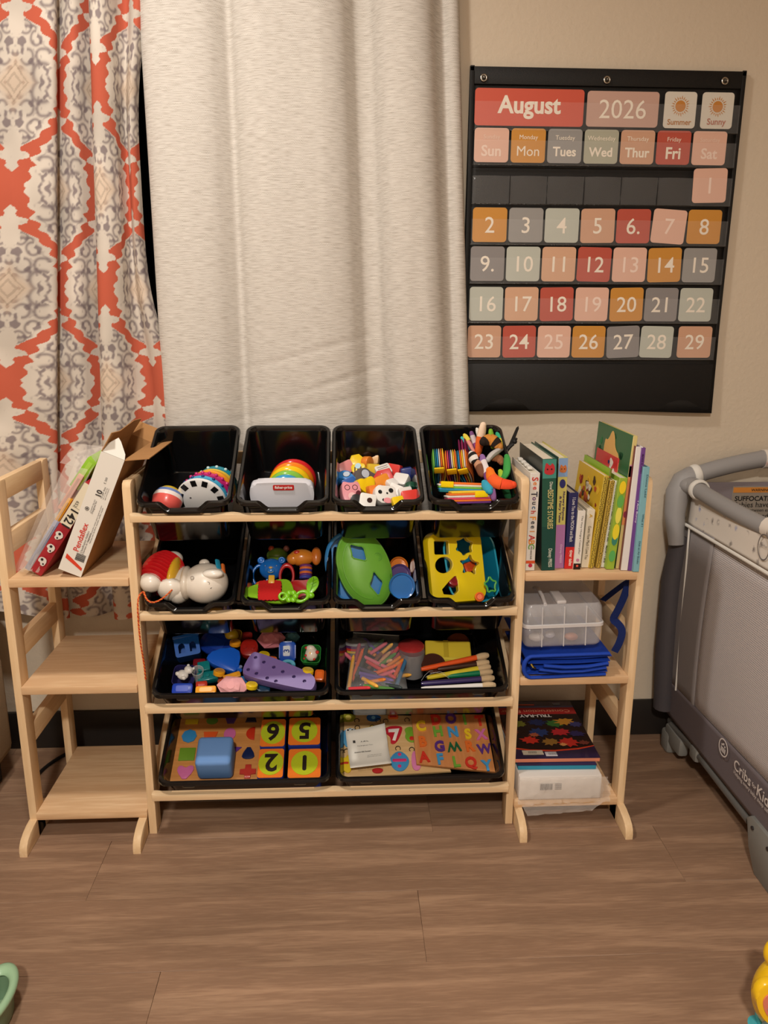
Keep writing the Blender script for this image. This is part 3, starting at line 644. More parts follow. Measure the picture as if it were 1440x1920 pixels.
for i,(t,f_,bo) in enumerate((('SUFFOCATION HAZARD',.20,.02),('Babies have suffocated:',.19,0),('In gaps between extra padding and side',.20,0),('On soft bedding',.13,0))):
    b.text(t,.016,WALLM(p.x+.008+f_/2,p.z-.033-.0165*i,yl-.0010),bo,f_)
b.build('lettering',bk,lb,smooth=0)

# ---------------- small things on the floor
b=B(); P=[atZ(u,v,.006) for u,v in ((60,1466),(80,1442),(105,1424),(130,1410),(150,1388),(168,1368),(178,1355))]; P=[V(q) for q in smooth_poly([tuple(p) for p in P],2,False)]
b.tube(P,.0045,8); tag(b.build('power_cord',mat('cord_black',(18,17,17),.5)),'black power cord on the floor behind the left side shelf','cord')
# =============== contents of the bins
P_=plastic
def hole_plate(outline,holes,h,M=None,sub=0,zf=None,b=None,bev=0):
    b=b or B(); bm=b.bm; es=[]
    old=set(bm.verts)
    for lp in [outline]+holes:
        vs=[bm.verts.new((p[0],p[1],0)) for p in lp]
        for i in range(len(vs)): es.append(bm.edges.new((vs[i],vs[(i+1)%len(vs)])))
    r=bmesh.ops.triangle_fill(bm,edges=es,use_beauty=True,use_dissolve=False)
    fs=[g for g in r['geom'] if isinstance(g,bmesh.types.BMFace)]
    if sub: 
        bmesh.ops.subdivide_edges(bm,edges=list({e for f in fs for e in f.edges}),cuts=sub,use_grid_fill=True)
        fs=[f for f in bm.faces if all(v not in old for v in f.verts)]
    r=bmesh.ops.extrude_face_region(bm,geom=fs); nv=[g for g in r['geom'] if isinstance(g,bmesh.types.BMVert)]
    for v in nv: v.co.z+=h
    vs=[v for v in bm.verts if v not in old]
    for v in vs:
        if zf: v.co.z+=zf(v.co.x,v.co.y)
        if M: v.co=M@v.co
    return b._f()
# --- top tier, first bin
t=T('disc_stacker','baby stacking toy lying on its side with a black and white checked disc','toy',MB(0,378,938,-.058,rx=90-8,ry=0,rz=-7))
Mt=Matrix()   # local z points towards the viewer (out of the face)
b=B(); b.lathe([(0,.006),(.050,.006),(.0545,.003),(.0555,-.001),(.053,-.006),(0,-.006)],48); d=b.build('disc',P_((222,222,222)),t)
for k in range(12):
    a=k*30+15; b=B(); b.box((.0465,0,.0062),(.0145,.0125,.0012),RZ(a),bev=.0004,seg=1); b.build('black_square',P_((22,22,24)),d)
b=B(); b.cyl((-.022,.008,.0058),.0022,.0008); b.build('hole',P_((90,90,92)),d)
z=-.008
for nm,c,r_,h_ in (('blue_ring',(60,160,200),.052,.014),('pink_ring',(190,35,110),.052,.014),('orange_ring',(235,150,40),.050,.013),('gold_ring',(210,180,60),.047,.010),('teal_ring',(20,130,150),.045,.016)):
    b=B(); b.lathe([(r_-.006,z-h_),(r_,z-h_*.8),(r_+.001,z-h_*.5),(r_,z-h_*.2),(r_-.006,z)],40,TR(.004*(-z/.014),0,0)); o=b.build(nm,P_(c),t)
    if 'pink' in nm:
        for k in range(22): b=B(); b.ell(((r_+.001)*math.cos(k*PI/11)+.004*(-z/.014),(r_+.001)*math.sin(k*PI/11),z-h_/2),.0042,u=8,v=6); b.build('bump',P_(c),o)
    if 'blue' in nm or 'teal' in nm:
        for k in range(14): b=B(); b.ell(((r_+.0005)*math.cos(k*PI/7+.2)+.004*(-z/.014),(r_+.0005)*math.sin(k*PI/7+.2),z-h_/2),(.004,.004,.0035),u=8,v=6); b.build('dot',P_((25,50,120) if 'blue' in nm else (190,220,225)),o)
    z-=h_+.001
t=T('striped_roller_ball','small coral ball with blue and yellow bands beside the checked disc','toy',MB(0,314,938,-.048,rz=-10))
b=B(); b.lathe([(0,-.034),(.018,-.030),(.030,-.016),(.0325,.0)],28); b.build('coral_half',P_((222,92,84)),t)
b=B(); b.lathe([(.0325,.0),(.0322,.006),(.031,.010)],28); b.build('white_band',P_((225,215,210)),t)
b=B(); b.lathe([(.031,.010),(.027,.018)],28); b.build('blue_band',P_((92,120,180)),t)
b=B(); b.lathe([(.027,.018),(.018,.027),(0,.031)],28); b.build('yellow_cap',P_((235,200,60)),t)
t.matrix_world=t.matrix_world@RX(-70)
# --- ring stacker
t=T('ring_stacker','rainbow ring stacker lying with its white rocking base towards the front','toy',MB(0,530,943,-.064,rx=90-14))
b=B(); pts=smooth_poly([(-.058,.052),(.058,.052),(.068,.044),(.071,.02),(.064,-.01),(.045,-.035),(.015,-.046),(-.015,-.046),(-.045,-.035),(-.064,-.01),(-.071,.02),(-.068,.044)],2)
b.prism(pts,.026,TR(0,0,-.02),bev=.006); o=b.build('rocking_base',P_((214,214,222)),t)
b=B(); b.prism(rrect(.046,.0125,.003),.0009,TR(.004,.0405,.006)@RX(-6)); lb=b.build('red_label',P_((196,42,40)),o)
b=B(); b.text('fisher-price',.0095,TR(.004,.0405,.0074)@RX(-6),.03,.038); b.build('lettering',matte((238,232,228)),lb,smooth=0) if False else b.build('lettering',matte((238,232,228)),lb,smooth=0)
b=B(); b.lathe([(.012,-.02),(.010,-.13),(0,-.134)],20); b.build('peg',P_((220,220,225)),t)
for k,(nm,c,r_) in enumerate((('blue_ring',(48,150,200),.030),('green_ring',(130,190,70),.0335),('yellow_ring',(242,196,24),.0375),('orange_ring',(240,130,30),.0395),('red_ring',(205,34,40),.0405))):
    b=B(); b.torus((.006+.003*k,.010-.002*k,-.034-.0205*k),r_,.0128,n=40,m=12,sz=.95); b.build(nm,P_(c,.2),t)
# --- painted blocks
random.seed(4)
def blockshape(kind,s):
    if kind=='box': return rrect(s,s*.85,s*.12,2)
    if kind=='round': return circ(s*.5,20)
    if kind=='house': return [(-s/2,-s*.45),(s/2,-s*.45),(s/2,s*.15),(0,s*.55),(-s/2,s*.15)]
    if kind=='car': return smooth_poly([(-s*.6,-s*.3),(s*.6,-s*.3),(s*.62,0),(s*.3,.05*s),(s*.15,s*.35),(-s*.3,s*.35),(-s*.55,.05*s)],1)
    if kind=='heart': return smooth_poly([(0,-s*.55),(s*.5,0),(s*.45,s*.4),(s*.15,s*.42),(0,s*.25),(-s*.15,s*.42),(-s*.45,s*.4),(-s*.5,0)],2)
    if kind=='owl': return smooth_poly([(-s*.4,-s*.6),(s*.4,-s*.6),(s*.5,0),(s*.42,s*.6),(s*.15,s*.48),(-s*.15,s*.48),(-s*.42,s*.6),(-s*.5,0)],2)
    if kind=='hex': return circ(s*.52,6)
    if kind=='cow': return smooth_poly([(-s*.5,-s*.45),(s*.5,-s*.45),(s*.55,s*.3),(s*.3,s*.5),(0,s*.36),(-s*.3,s*.5),(-s*.55,s*.3)],1)
bl=[(669,866,'hex',(238,200,30),.036,10,-15,'yellow six sided toy block at the back of the pile'),(648,878,'box',(220,140,140),.036,25,10,'pink painted toy block behind the blue car block'),
(689,868,'round',(238,140,50),.032,60,40,'orange round toy block at the back left'),(701,862,'box',(214,170,110),.026,-20,10,'bare tan wood toy block end at the back'),
(673,883,'heart',(240,205,40),.036,-10,0,'yellow block with a painted bee on top'),(650,896,'car',(50,130,205),.040,-20,-20,'blue toy car block at the left side'),
(681,893,'car',(98,92,92),.050,25,10,'dark grey toy car block in the middle'),(657,925,'owl',(226,150,160),.044,12,0,'pink owl shaped toy block at the front left'),
(685,912,'heart',(240,205,20),.046,30,15,'plain yellow rounded toy block in the centre'),(715,905,'box',(240,150,50),.038,30,20,'orange toy block right of the yellow one'),
(722,898,'house',(200,50,46),.046,-35,0,'red barn block with white lines'),(719,884,'box',(224,220,214),.036,20,-20,'white block with grey lines behind the red barn'),
(739,882,'box',(215,58,50),.034,-30,20,'plain red toy block at the back'),(752,901,'box',(226,224,220),.036,-30,-10,'white cube block at the right'),
(765,888,'box',(28,48,120),.034,5,30,'navy blue block at the back right'),(721,930,'cow',(232,230,226),.046,10,0,'white and black spotted cow block at the front'),
(689,940,'box',(232,230,226),.036,-5,0,'white block with a dark round hole at the front'),(704,922,'box',(235,130,50),.036,25,20,'orange block under the cow block'),
(742,920,'box',(230,228,224),.032,-25,10,'small white cube right of the cow block'),(770,915,'round',(25,75,55),.028,0,70,'dark green round block at the right'),
(769,934,'box',(212,54,44),.038,5,0,'red block at the front right corner'),(746,941,'box',(242,205,30),.026,20,0,'small yellow block at the front edge'),
(668,938,'round',(40,38,40),.026,0,0,'black round block by the pink owl'),(700,880,'box',(236,200,60),.030,10,30,'pale yellow block between the back blocks'),(735,907,'box',(236,232,228),.026,40,-20,'little white block beside the red barn'),(655,908,'box',(40,90,170),.032,20,10,'deep blue block below the blue car'),(760,925,'box',(226,222,218),.030,15,0,'white block behind the red corner block')]
for (u,v,k,c,s,rz,rx,lab) in bl:
    n=-.030-.055*(943-v)/75
    t=T('wooden_block',lab,'toy block',MB(0,u,v,n,rx=30+rx,ry=random.uniform(-15,15),rz=rz),'painted wooden blocks in the bin')
    b=B(); b.prism(blockshape(k,s),s*.55,TR(0,0,-s*.3),bev=.0016); o=b.build('block_body',mat('paint_%d_%d_%d'%c,c,.35,coat=.1),t)
    zt=s*.25+.0002
    if k=='car':
        b=B(); b.prism(circ(s*.2,14,c=(0,.06*s)),.0006,TR(0,0,zt)); b.build('window_print',matte((190,200,215)),t,smooth=0)
        b=B(); b.torus((0,.06*s,zt),s*.21,.0006,n=16,m=4); b.build('window_outline',matte((20,20,22)),t)
    if k=='owl':
        b=B(); 
        for sx in (-1,1): b.torus((sx*s*.2,s*.22,zt),s*.13,.0007,n=14,m=4)
        b.build('eye_print',matte((60,30,30)),t); b=B(); b.prism(circ(s*.2,16,c=(0,-s*.25)),.0006,TR(0,0,zt)); b.build('belly_print',matte((240,190,190)),t,smooth=0)
        b=B(); b.prism(circ(s*.16,16,c=(s*.35,-s*.2),sy=1.6),.0006,TR(0,0,zt)); b.build('wing_print',matte((90,30,40)),t,smooth=0)
    if k=='cow':
        b=B()
        for (x,y,r_) in ((-.3,.1,.1),(.25,.2,.12),(.3,-.25,.08),(-.15,-.3,.07),(.05,.05,.05)): b.prism(circ(s*r_,10,c=(x*s,y*s)),.0006,TR(0,0,zt))
        b.build('spot_print',matte((25,24,24)),t,smooth=0); b=B(); b.prism(circ(s*.14,14,sx=1.5,c=(.05*s,-.32*s)),.0008,TR(0,0,zt)); b.build('muzzle_print',matte((230,150,160)),t,smooth=0)
    if k=='house':
        b=B(); 
        for a in (45,-45,0,90): b.box((0,-.1*s,zt),(s*.6,.0012,.0006),TR(0,0,0)@TR(0,-.1*s,0)@RZ(a)@TR(0,.1*s,0))
        b.build('line_print',matte((235,230,225)),t,smooth=0)
    if 'bee' in lab:
        b=B()
        for q in (-.2,0,.2): b.box((q*s,0,zt),(s*.07,s*.4,.0006))
        b.build('stripe_print',matte((30,28,20)),t,smooth=0); b=B(); b.prism(circ(s*.2,12,c=(0,s*.25)),.0006,TR(0,0,zt)); b.build('wing_print',matte((190,220,235)),t,smooth=0)
    if 'lines' in lab and k=='box':
        b=B()
        for q in range(4): b.box((0,(-.25+.16*q)*s,zt),(s*.7,s*.03,.0006))
        b.build('line_print',matte((90,85,85)),t,smooth=0)
    if 'hole' in lab: b=B(); b.cyl((s*.1,0,zt-.0002),s*.16,.0008); b.build('hole',matte((50,25,20)),t)
# --- cloth books
def clothbook(u,v,n,M_,pages,w,h,lab,tabs=1,th=.0075):
    t=T('cloth_book',lab,'cloth book',MB(0,u,v,n)@M_,'cloth books stuffed in the bin')
    N=len(pages)
    for i,c in enumerate(pages):
        y=(i-(N-1)/2)*th
        pr=[(-w/2,0),(-w/2+.006,th*.42),(w/2-.006,th*.46),(w/2,0),(w/2-.006,-th*.46),(-w/2+.006,-th*.42)]
        b=B(); pts=smooth_poly(pr,2); ls=[]
        for j in range(9):
            q=j/8; zz=-h/2+h*q; k=1 if 0<j<8 else .55; off=.004*math.sin(q*PI)*(i-N/2)*.35
            ls.append([(p[0]*(.97 if j in(0,8) else 1),y+p[1]*k+off,zz) for p in pts])
        b.loops(ls,cap0=True,cap1=True); b.build('page',fabric(c),t)
    if tabs: b=B(); b.box((-w/2-.001,0,h/2-.010),(.004,N*th*.9,.020),bev=.0015); b.build('yellow_tab',fabric((238,205,30)),t)
    return t
# up-ended books on the left (fan of page edges seen from the front)
def vb(u,v,n,rz,rx,pages,w,h,lab,tab,dz=0):
    return clothbook(u,v,n,RZ(90)@RZ(0)@RX(0)@Matrix(),pages,w,h,lab,tab)
Or=(235,120,50);Bl=(60,150,200);Gr=(120,190,80);Ye=(240,200,60);Pk=(220,80,110);Pu=(110,60,130);Wh=(225,220,210);Te=(40,120,130)
for (u,v,n,tilt,pages,lab) in ((822,876,-.050,-6,[Ye,Or,Wh,Bl,Te,Gr],'cloth book with orange and blue page edges at the far left'),(848,878,-.050,-12,[Or,Ye,Wh,Pu,Pk,Or],'cloth book with purple and orange page edges, second from the left'),(872,877,-.050,-20,[Or,Wh,Ye,Or,Bl,Te],'cloth book with a folded yellow tag, third from the left')):
    t=clothbook(u,v,n,RY(tilt)@RZ(90),pages,.055,.078,lab,1,.0042)
    t.matrix_world=MB(0,u,v,n,rx=18)@RY(tilt)@RZ(90)
t=clothbook(880,850,-.04,Matrix(),[(110,30,70),(130,40,80),(110,30,70)],.05,.10,'maroon cloth book with small white lettering',0,.007); t.matrix_world=MB(0,878,858,-.050,rx=20)@RY(-24)@RZ(90)
b=B(); b.text('baby',.012,FR((-.0275,-.0,.012),(0,0,-1),(0,1,0)),.03,.03); 
b.build('lettering',matte(W_),t,smooth=0)
for (u,v,n,pages,ln,rz,lab,tx) in ((862,912,-.035,[Te,Bl,Gr,Wh,Or],.105,-4,'cloth book lying flat with blue and orange edges',-.03),(877,930,-.026,[Pu,Or,Pk,Wh,Or,Ye],.105,2,'cloth book lying flat nearest the bin front',.025)):
    t=T('cloth_book',lab,'cloth book',MB(0,u,v,n,rz=rz,rx=-38),'cloth books stuffed in the bin')
    for i,c in enumerate(pages):
        b=B(); b.box((.002*(i%3),.0,(-i+len(pages)/2)*-.0045),(ln-.006*abs(i-2),.05,.0048),bev=.002); b.build('page',fabric(c),t)
    b=B(); b.box((tx,-.0265,.004),(.028,.003,.013),bev=.001); b.build('yellow_tab',fabric((240,208,20)),t)
# plush tails of the cloth books
def plush(lab,pts,r,cols,name='plush_tail',n0=None,row=0,grp='plush animal tails'):
    P=[PB(row,u,v,n) for u,v,n in pts]; P=[V(q) for q in smooth_poly([tuple(p) for p in P],2,False)]
    t=T(name,lab,'plush tail',TR(*P[0]),grp); Np=len(P); k=len(cols)
    for i,c in enumerate(cols):
        a=int(i*(Np-1)/k); z_=int((i+1)*(Np-1)/k); seg=[p-P[0] for p in P[a:z_+1]]
        rr=[r*math.sin(PI*(.12+.76*(a+j)/(Np-1)))**.5 for j in range(len(seg))]
        b=B(); b.tube(seg,rr,10,flat=.7); 
        if i==0: b.ell(seg[0],rr[0]*.98,u=10,v=8)
        if i==k-1: b.ell(seg[-1],rr[-1]*.98,u=10,v=8)
        b.build('stripe' if k>1 else 'tail_body',fabric(c),t)
plush('orange and cream fox tail standing upright highest in the bin',[(906,797,.035),(903,812,.02),(899,832,0),(896,852,-.02)],.0125,[(240,215,190),(236,110,50)])
plush('tan plush tail with dark stripes lying across the top right',[(906,829,.02),(918,823,.02),(928,828,.018),(936,838,.01)],.015,[(45,35,30),(205,135,60),(205,135,60),(45,35,30),(205,140,70)])
plush('lime green plush tail tip behind the striped tan tail',[(920,808,.02),(922,822,.01),(924,838,0)],.009,[(130,185,60)])
plush('teal and yellow plush tip at the upper right corner',[(932,813,.01),(936,826,.005),(940,842,0)],.007,[(60,170,130),(220,200,70)])
plush('purple and grey plush tip left of the fox tail',[(884,812,.01),(889,826,0),(895,843,-.01)],.0085,[(120,80,130),(200,190,195),(130,70,130)])
plush('small white plush tip beside the fox tail',[(894,804,.012),(896,812,.01),(898,820,0)],.005,[(230,225,215)])
plush('yellow and pink ribbon like plush tail leaning left',[(871,816,.0),(879,829,-.005),(888,846,-.015)],.007,[(225,205,80),(225,150,140)])
plush('teal plush tail leaning left beside the yellow one',[(866,821,-.005),(874,831,-.01),(884,845,-.02)],.006,[(70,180,180),(60,110,120)])
plush('zebra striped white plush head in the centre',[(884,851,.0),(887,859,0),(892,868,-.005)],.012,[(225,220,215),(40,38,38),(225,220,215),(40,38,38)])
plush('grey plush trunk curling at the right',[(939,842,.0),(930,848,.005),(922,853,.005),(915,862,0)],.0105,[(190,185,182)])
plush('long purple plush leg crossing the bin',[(904,856,0),(907,872,.002),(914,890,.004),(921,915,.0),(926,935,-.01)],.010,[(150,110,170),(225,215,215),(120,70,130),(130,90,140)])
plush('orange plush leg sticking out over the right rim',[(918,882,.012),(921,896,.014),(931,905,.016),(945,908,.016),(962,909,.014)],.0135,[(240,125,40),(238,100,50),(240,84,50)])
plush('green plush leg beside the right wall',[(950,856,.0),(951,872,.002),(950,888,.0),(943,897,-.01)],.010,[(70,160,80)])
plush('dark green plush stem at the front right',[(938,884,-.01),(944,905,-.015),(950,925,-.02),(955,935,-.025)],.009,[(170,200,60),(30,85,50)])
plush('pink and brown plush leg at the centre',[(893,866,-.005),(899,876,0),(904,890,0)],.010,[(200,150,120),(120,80,60)])
plush('teal plush fin below the grey trunk',[(908,905,.0),(914,914,.002),(919,922,0)],.011,[(60,160,190)])
plush('brown plush paw behind the grey trunk',[(925,860,-.005),(936,858,-.005),(940,868,-.01)],.010,[(150,100,70)])
# black winged cut-out ornament sticking out at the right rim
t=T('winged_cutout','black winged cut-out figure sticking out behind the right end of the top bins','ornament',TR(0,0,0))
kb=mat('black_card',(22,18,17),.6)
def fig(pts,th=.002):
    P=[atY(u,v,1.80) for u,v in pts]; return P
P=fig([(945,850),(952,838),(960,820),(968,802),(972,799),(973,803),(966,822),(958,838),(950,852)])
b=B(); b.prism([(p.x,p.z) for p in P],.002,FR((0,1.801,0),(1,0,0),(0,0,1))); 
Q=[atY(u,v,1.80) for u,v in ((955,836),(962,826),(969,806))]
b.build('wing',kb,t)
P=fig([(944,822),(950,838),(952,850),(950,865),(944,868),(942,850),(939,826)]); b=B(); b.prism([(p.x,p.z) for p in P],.002,FR((0,1.803,0),(1,0,0),(0,0,1))); b.build('wing',kb,t)
b=B(); b.ell(atY(965,828,1.80),(.006,.005,.006)); b.tube([atY(u,v,1.80) for u,v in ((963,832),(957,836),(951,842),(945,850),(940,858),(945,872))],[.004,.005,.006,.006,.005,.004],8); b.ell(atY(968,823,1.80),(.003,.003,.003)); b.build('figure_body',kb,t)

# --- second tier, first bin: puppy toy
t=T('puppy_toy','white plastic puppy toy with a red ribbed accordion body','toy',MB(1,304,1074,-.006))
WP=P_((226,218,206),.3)
b=B(); N=9
prof=[]
for k in range(N*4+1):
    q=k/(N*4); z=-.038+.076*q; r0=.041*math.sqrt(max(.05,1-((q-.5)*1.35)**2)); prof.append((r0+.0040*math.cos(2*PI*k/4),z))
b.lathe([(0,-.038)]+prof+[(0,.038)],36,RZ(-62+90-50)@RX(-90)); b.build('ribbed_body',P_((200,30,36),.2),t)
b=B(); b.ell((-.015,-.042,.012),(.024,.022,.022)); b.ell((-.022,-.036,.016),(.016,.014,.016)); b.build('front_paw',WP,t)
b=B(); b.ell((.018,.044,.0),(.022,.018,.018)); b.build('back_paw',WP,t)
b=B(); b.ell((.040,-.020,-.018),(.030,.050,.034)); b.ell((.026,-.046,-.006),(.030,.022,.03)); b.build('white_belly',WP,t)
b=B(); b.ell((.030,-.004,.008),(.012,.042,.028),RZ(-8)); b.build('yellow_collar',P_((232,184,50)),t)
hd=(.100,-.030,-.004)
b=B(); b.ell(hd,(.050,.046,.044),u=32,v=20); h=b.build('head',WP,t)
b=B(); b.ell((.121,-.040,.036),(.023,.012,.010),TR(0,0,0)); b.build('ear',P_((232,226,216)),h)
b=B(); b.ell((.094,.012,.016),(.012,.010,.010)); b.build('ear',WP,h)
b=B(); b.box((.128,-.006,.030),(.012,.026,.006),TR(.128,-.006,.030)@RY(48)@RZ(20)@TR(-.128,.006,-.030),bev=.0028); b.build('blue_button',P_((35,150,190)),h)
b=B(); b.box((.1385,-.008,.018),(.010,.026,.006),TR(.1385,-.008,.018)@RY(62)@RZ(20)@TR(-.1385,.008,-.018),bev=.0028); b.build('orange_button',P_((230,120,50)),h)
b=B(); b.torus((0,0,0),.0035,.0008,TR(.078,-.050,.034)@RX(40)); b.torus((0,0,0),.0035,.0008,TR(.112,-.060,.026)@RX(50)); b.build('eye_rim',P_((150,140,130)),h)
b=B()
for k in range(4): b.box((.122+.004*k,-.062+.004*k,.018),(.001,.014,.001),TR(.122+.004*k,-.062+.004*k,.018)@RZ(-40)@TR(-.122-.004*k,.062-.004*k,-.018))
b.build('speaker_slot',P_((60,55,52)),h)
b=B(); b.ell((.058,-.028,-.004),(.014,.040,.036)); b.build('neck',P_((215,205,190)),t)
ropem=mat('rope_orange',(222,120,50),.8,bump=1,bscale=400); 
P=[PB(1,u,v,n) for u,v,n in ((336,1086,.0),(328,1100,.004),(315,1114,.006),(300,1126,.006),(285,1131,.006),(275,1125,.008),(271,1115,.01),(268,1108,.012))]+[V((-.4425,1.588,.60)),V((-.4445,1.586,.56)),V((-.4445,1.5875,.50)),V((-.443,1.60,.44)),V((-.444,1.606,.40))]
P=[V(q) for q in smooth_poly([tuple(p) for p in P],3,False)]
t=T('twisted_cord','twisted orange and red cord looping from the puppy toy down the post','cord',TR(0,0,0))
for s_,c in ((0,(226,130,50)),(1,(190,60,40))):
    Q=[]; L_=0
    for i,p in enumerate(P):
        if i: L_+=(p-P[i-1]).length
        a=L_/.010*2*PI+s_*PI; Q.append(p+V((math.cos(a),math.sin(a)*.5,math.sin(a)))*.0012)
    # resample densely
    b=B(); D=[]; L_=0
    for i in range(len(P)-1):
        m_=max(1,int((P[i+1]-P[i]).length/.0022))
        for k in range(m_):
            p=P[i].lerp(P[i+1],k/m_); a=(L_+(P[i+1]-P[i]).length*k/m_)/.009*2*PI+s_*PI; D.append(p+V((math.cos(a),math.sin(a)*.6,math.sin(a)*.6))*.0013)
        L_+=(P[i+1]-P[i]).length
    b.tube(D,.0013,5); b.build('strand',matte(c),t)
# --- second tier, second bin
t=T('green_bug_rattle','green rattle with round knobs at the back of the second bin','toy',MB(1,520,1042,-.07))
b=B(); b.ell((0,0,0),(.026,.02,.02)); b.build('rattle_body',P_((130,165,60)),t)
for x,c in ((-.014,(200,80,50)),(.022,(190,120,110))): b=B(); b.ell((x,.010,.014),.0075); b.build('knob',P_(c),t)
t=T('bear_rattle','blue plastic bear head rattle above the red quilted cloth','toy',MB(1,509,1067,-.045,rx=35))
BB=P_((28,104,190),.22)
b=B(); b.ell((0,0,0),(.028,.025,.018),u=28,v=16); h=b.build('head',BB,t)
for sx in (-1,1): b=B(); b.ell((sx*.024,.020,0),(.0095,.009,.008)); b.torus((sx*.024,.020,.005),.006,.002); b.build('ear',BB,h)
b=B(); b.ell((0,-.006,.013),(.011,.009,.008)); b.build('snout',P_((40,120,205),.22),h)
b=B(); b.ell((0,.0,.0205),(.0045,.003,.002)); b.build('nose',P_((190,160,110)),h)
for sx in (-1,1): b=B(); b.ell((sx*.0125,.005,.0135),.0022); b.build('eye',P_((200,170,110)),h)
b=B(); b.tube([(math.cos(a)*.006,-.008+math.sin(a)*.004,.0205) for a in np.linspace(PI*1.1,PI*1.9,8)],.0006,6); b.build('mouth',P_((200,190,120)),h)
b=B(); b.torus((0,0,0),.024,.0045,TR(-.026,-.014,-.006)@Matrix.Diagonal((.75,1,1,1))); b.build('handle_ring',BB,t)
b=B(); b.ell((-.027,-.040,.002),.011); b.build('orange_ball',P_((222,110,40)),t)
t=T('quilted_cloth','red scalloped quilted cloth with a yellow tab below the blue bear','soft toy',MB(1,506,1108,-.020,rx=22))
n_=40; pts=[]
for k in range(n_):
    a=2*PI*k/n_; x=math.cos(a);y=math.sin(a); m_=max(abs(x),abs(y)); r_=.026/m_*(.92+.08*m_)*(1+.02*math.cos(k*PI)); pts.append((x*r_*.98,y*r_*.9))
b=B(); b.prism(pts,.005,bev=.0015); b.build('quilt',fabric((184,34,34)),t)
b=B(); b.box((.003,.026,.004),(.014,.020,.005),bev=.002); b.build('yellow_tab',P_((225,175,60)),t)
t=T('green_leaf_cloth','lime green leaf shaped cloth spread under the red quilt','soft toy',MB(1,512,1112,-.030,rx=18))
b=B(); b.prism(smooth_poly([(-.062,.004),(-.05,.018),(-.028,.02),(.0,.03),(.035,.034),(.045,.01),(.05,-.016),(.03,-.028),(-.01,-.026),(-.03,-.014),(-.055,-.012)],2),.005,bev=.0015); b.build('leaf',fabric((140,196,40)),t)
t=T('dog_teether','orange dog head toy with a striped neck and red heart shaped body','toy',MB(1,570,1080,-.035,rx=30))
OG=P_((205,125,40),.25)
b=B(); b.ell((-.006,.044,.0),(.030,.020,.020),RZ(0)); b.ell((-.024,.040,.004),(.016,.014,.014)); h=b.build('head',OG,t)
b=B(); b.ell((.028,.046,.004),(.012,.022,.010),TR(0,0,0)); b.build('ear',P_((190,105,35),.3),h)
b=B(); b.ell((-.016,.052,.016),(.007,.005,.004)); b.build('nose',P_((180,50,40)),h)
for k,c in enumerate(((110,50,110),(215,110,50),(70,60,150),(215,110,50),(100,50,120),(60,70,160))):
    b=B(); b.torus((.004,.022-.0052*k,0),.011,.0042,TR(0,0,0)@TR(.004,.022-.0052*k,0)@RX(90)@TR(-.004,-.022+.0052*k,0),n=22,m=8); b.build('neck_ring',P_(c),t)
b=B(); b.prism(smooth_poly([(0,-.056),(.030,-.028),(.036,-.006),(.02,.0),(0,-.004),(-.02,-.002),(-.034,-.010),(-.028,-.034)],2),.018,TR(-.002,-.008,-.012),bev=.005); b.build('heart_body',P_((188,32,34),.3),t)
b=B(); b.torus((0,0,0),.022,.005,TR(-.040,.002,-.008)@Matrix.Diagonal((.7,1.2,1,1))); b.build('side_ring',P_((190,40,40)),t)
t=T('leaf_teether','bright green leaf teether with an open ring at the bottom right','toy',MB(1,580,1108,-.015,rx=25))
GP=P_((120,190,30),.25)
b=B(); b.prism(smooth_poly([(.0,-.01),(.012,-.004),(.022,.012),(.020,.030),(.008,.034),(-.004,.022),(-.008,.006)],2),.008,bev=.0025); lf=b.build('leaf',GP,t)
b=B(); b.tube([(.002,-.004,.0085),(.008,.012,.009),(.010,.028,.0085)],.0007,6)
for q in (.25,.5,.75): b.tube([(.002+.006*q,-.004+.032*q,.009),(.014+.004*q,.004+.028*q,.0085)],.0005,5)
b.build('leaf_vein',P_((90,150,30)),lf)
b=B(); b.torus((0,0,0),.0125,.0045,TR(-.016,-.014,.004)@RZ(25)@Matrix.Diagonal((1.2,.85,1,1))); b.build('ring',GP,t)
b=B(); b.ell((.004,-.012,.004),(.008,.007,.006)); b.build('joint',GP,t)
t=T('green_flower_link','small bright green flower link beside the leaf teether','toy',MB(1,546,1118,-.012,rx=20))
b=B()
for k in range(6): b.ell((.0095*math.cos(k*PI/3),.0095*math.sin(k*PI/3),0),(.0065,.0065,.004),u=10,v=6)
b.torus((-.018,.0,0),.008,.003,n=18); b.build('link_body',GP,t)
# --- second tier, third bin: green sorter lid on blue base
t=T('green_sorter_lid','lime green oval shape sorter lid with two diamond openings','toy',MB(1,683,1066,-.012,rx=42,rz=27)@RY(-14))
GN=P_((112,180,60),.3); BLU=P_((50,135,205),.25)
ow,oh=.058,.088
zf=lambda x,y: .020*math.sqrt(max(0,1-(x/ow/1.02)**2-(y/oh/1.02)**2))-.002*math.exp(-((x-.01)**2+(y+.035)**2)/.0006)
dia=lambda cx,cy,w,h,rz: [(cx+px*math.cos(R(rz))-py*math.sin(R(rz)),cy+px*math.sin(R(rz))+py*math.cos(R(rz))) for px,py in smooth_poly([(0,h),(w*.5,h*.35),(w,0),(w*.5,-h*.5),(0,-h),(-w*.5,-h*.5),(-w,0),(-w*.5,h*.35)],1)]
b=hole_plate(circ(1,48,ow,oh),[dia(-.003,.040,.017,.027,25),dia(.012,-.040,.016,.029,-8)],.003,sub=3,zf=zf); lid=b.build('lid_shell',GN,t,smooth=50)
b=B(); b.torus((0,0,0),1,.05,Matrix.Diagonal((ow,oh,.12,1)),n=48); b.tube([(ow*.80*math.cos(a),oh*.80*math.sin(a),zf(ow*.8*math.cos(a),oh*.8*math.sin(a))+.0022) for a in np.linspace(PI*.55,PI*1.45,20)],.0022,6); b.build('lid_rim',GN,t)
b=B()
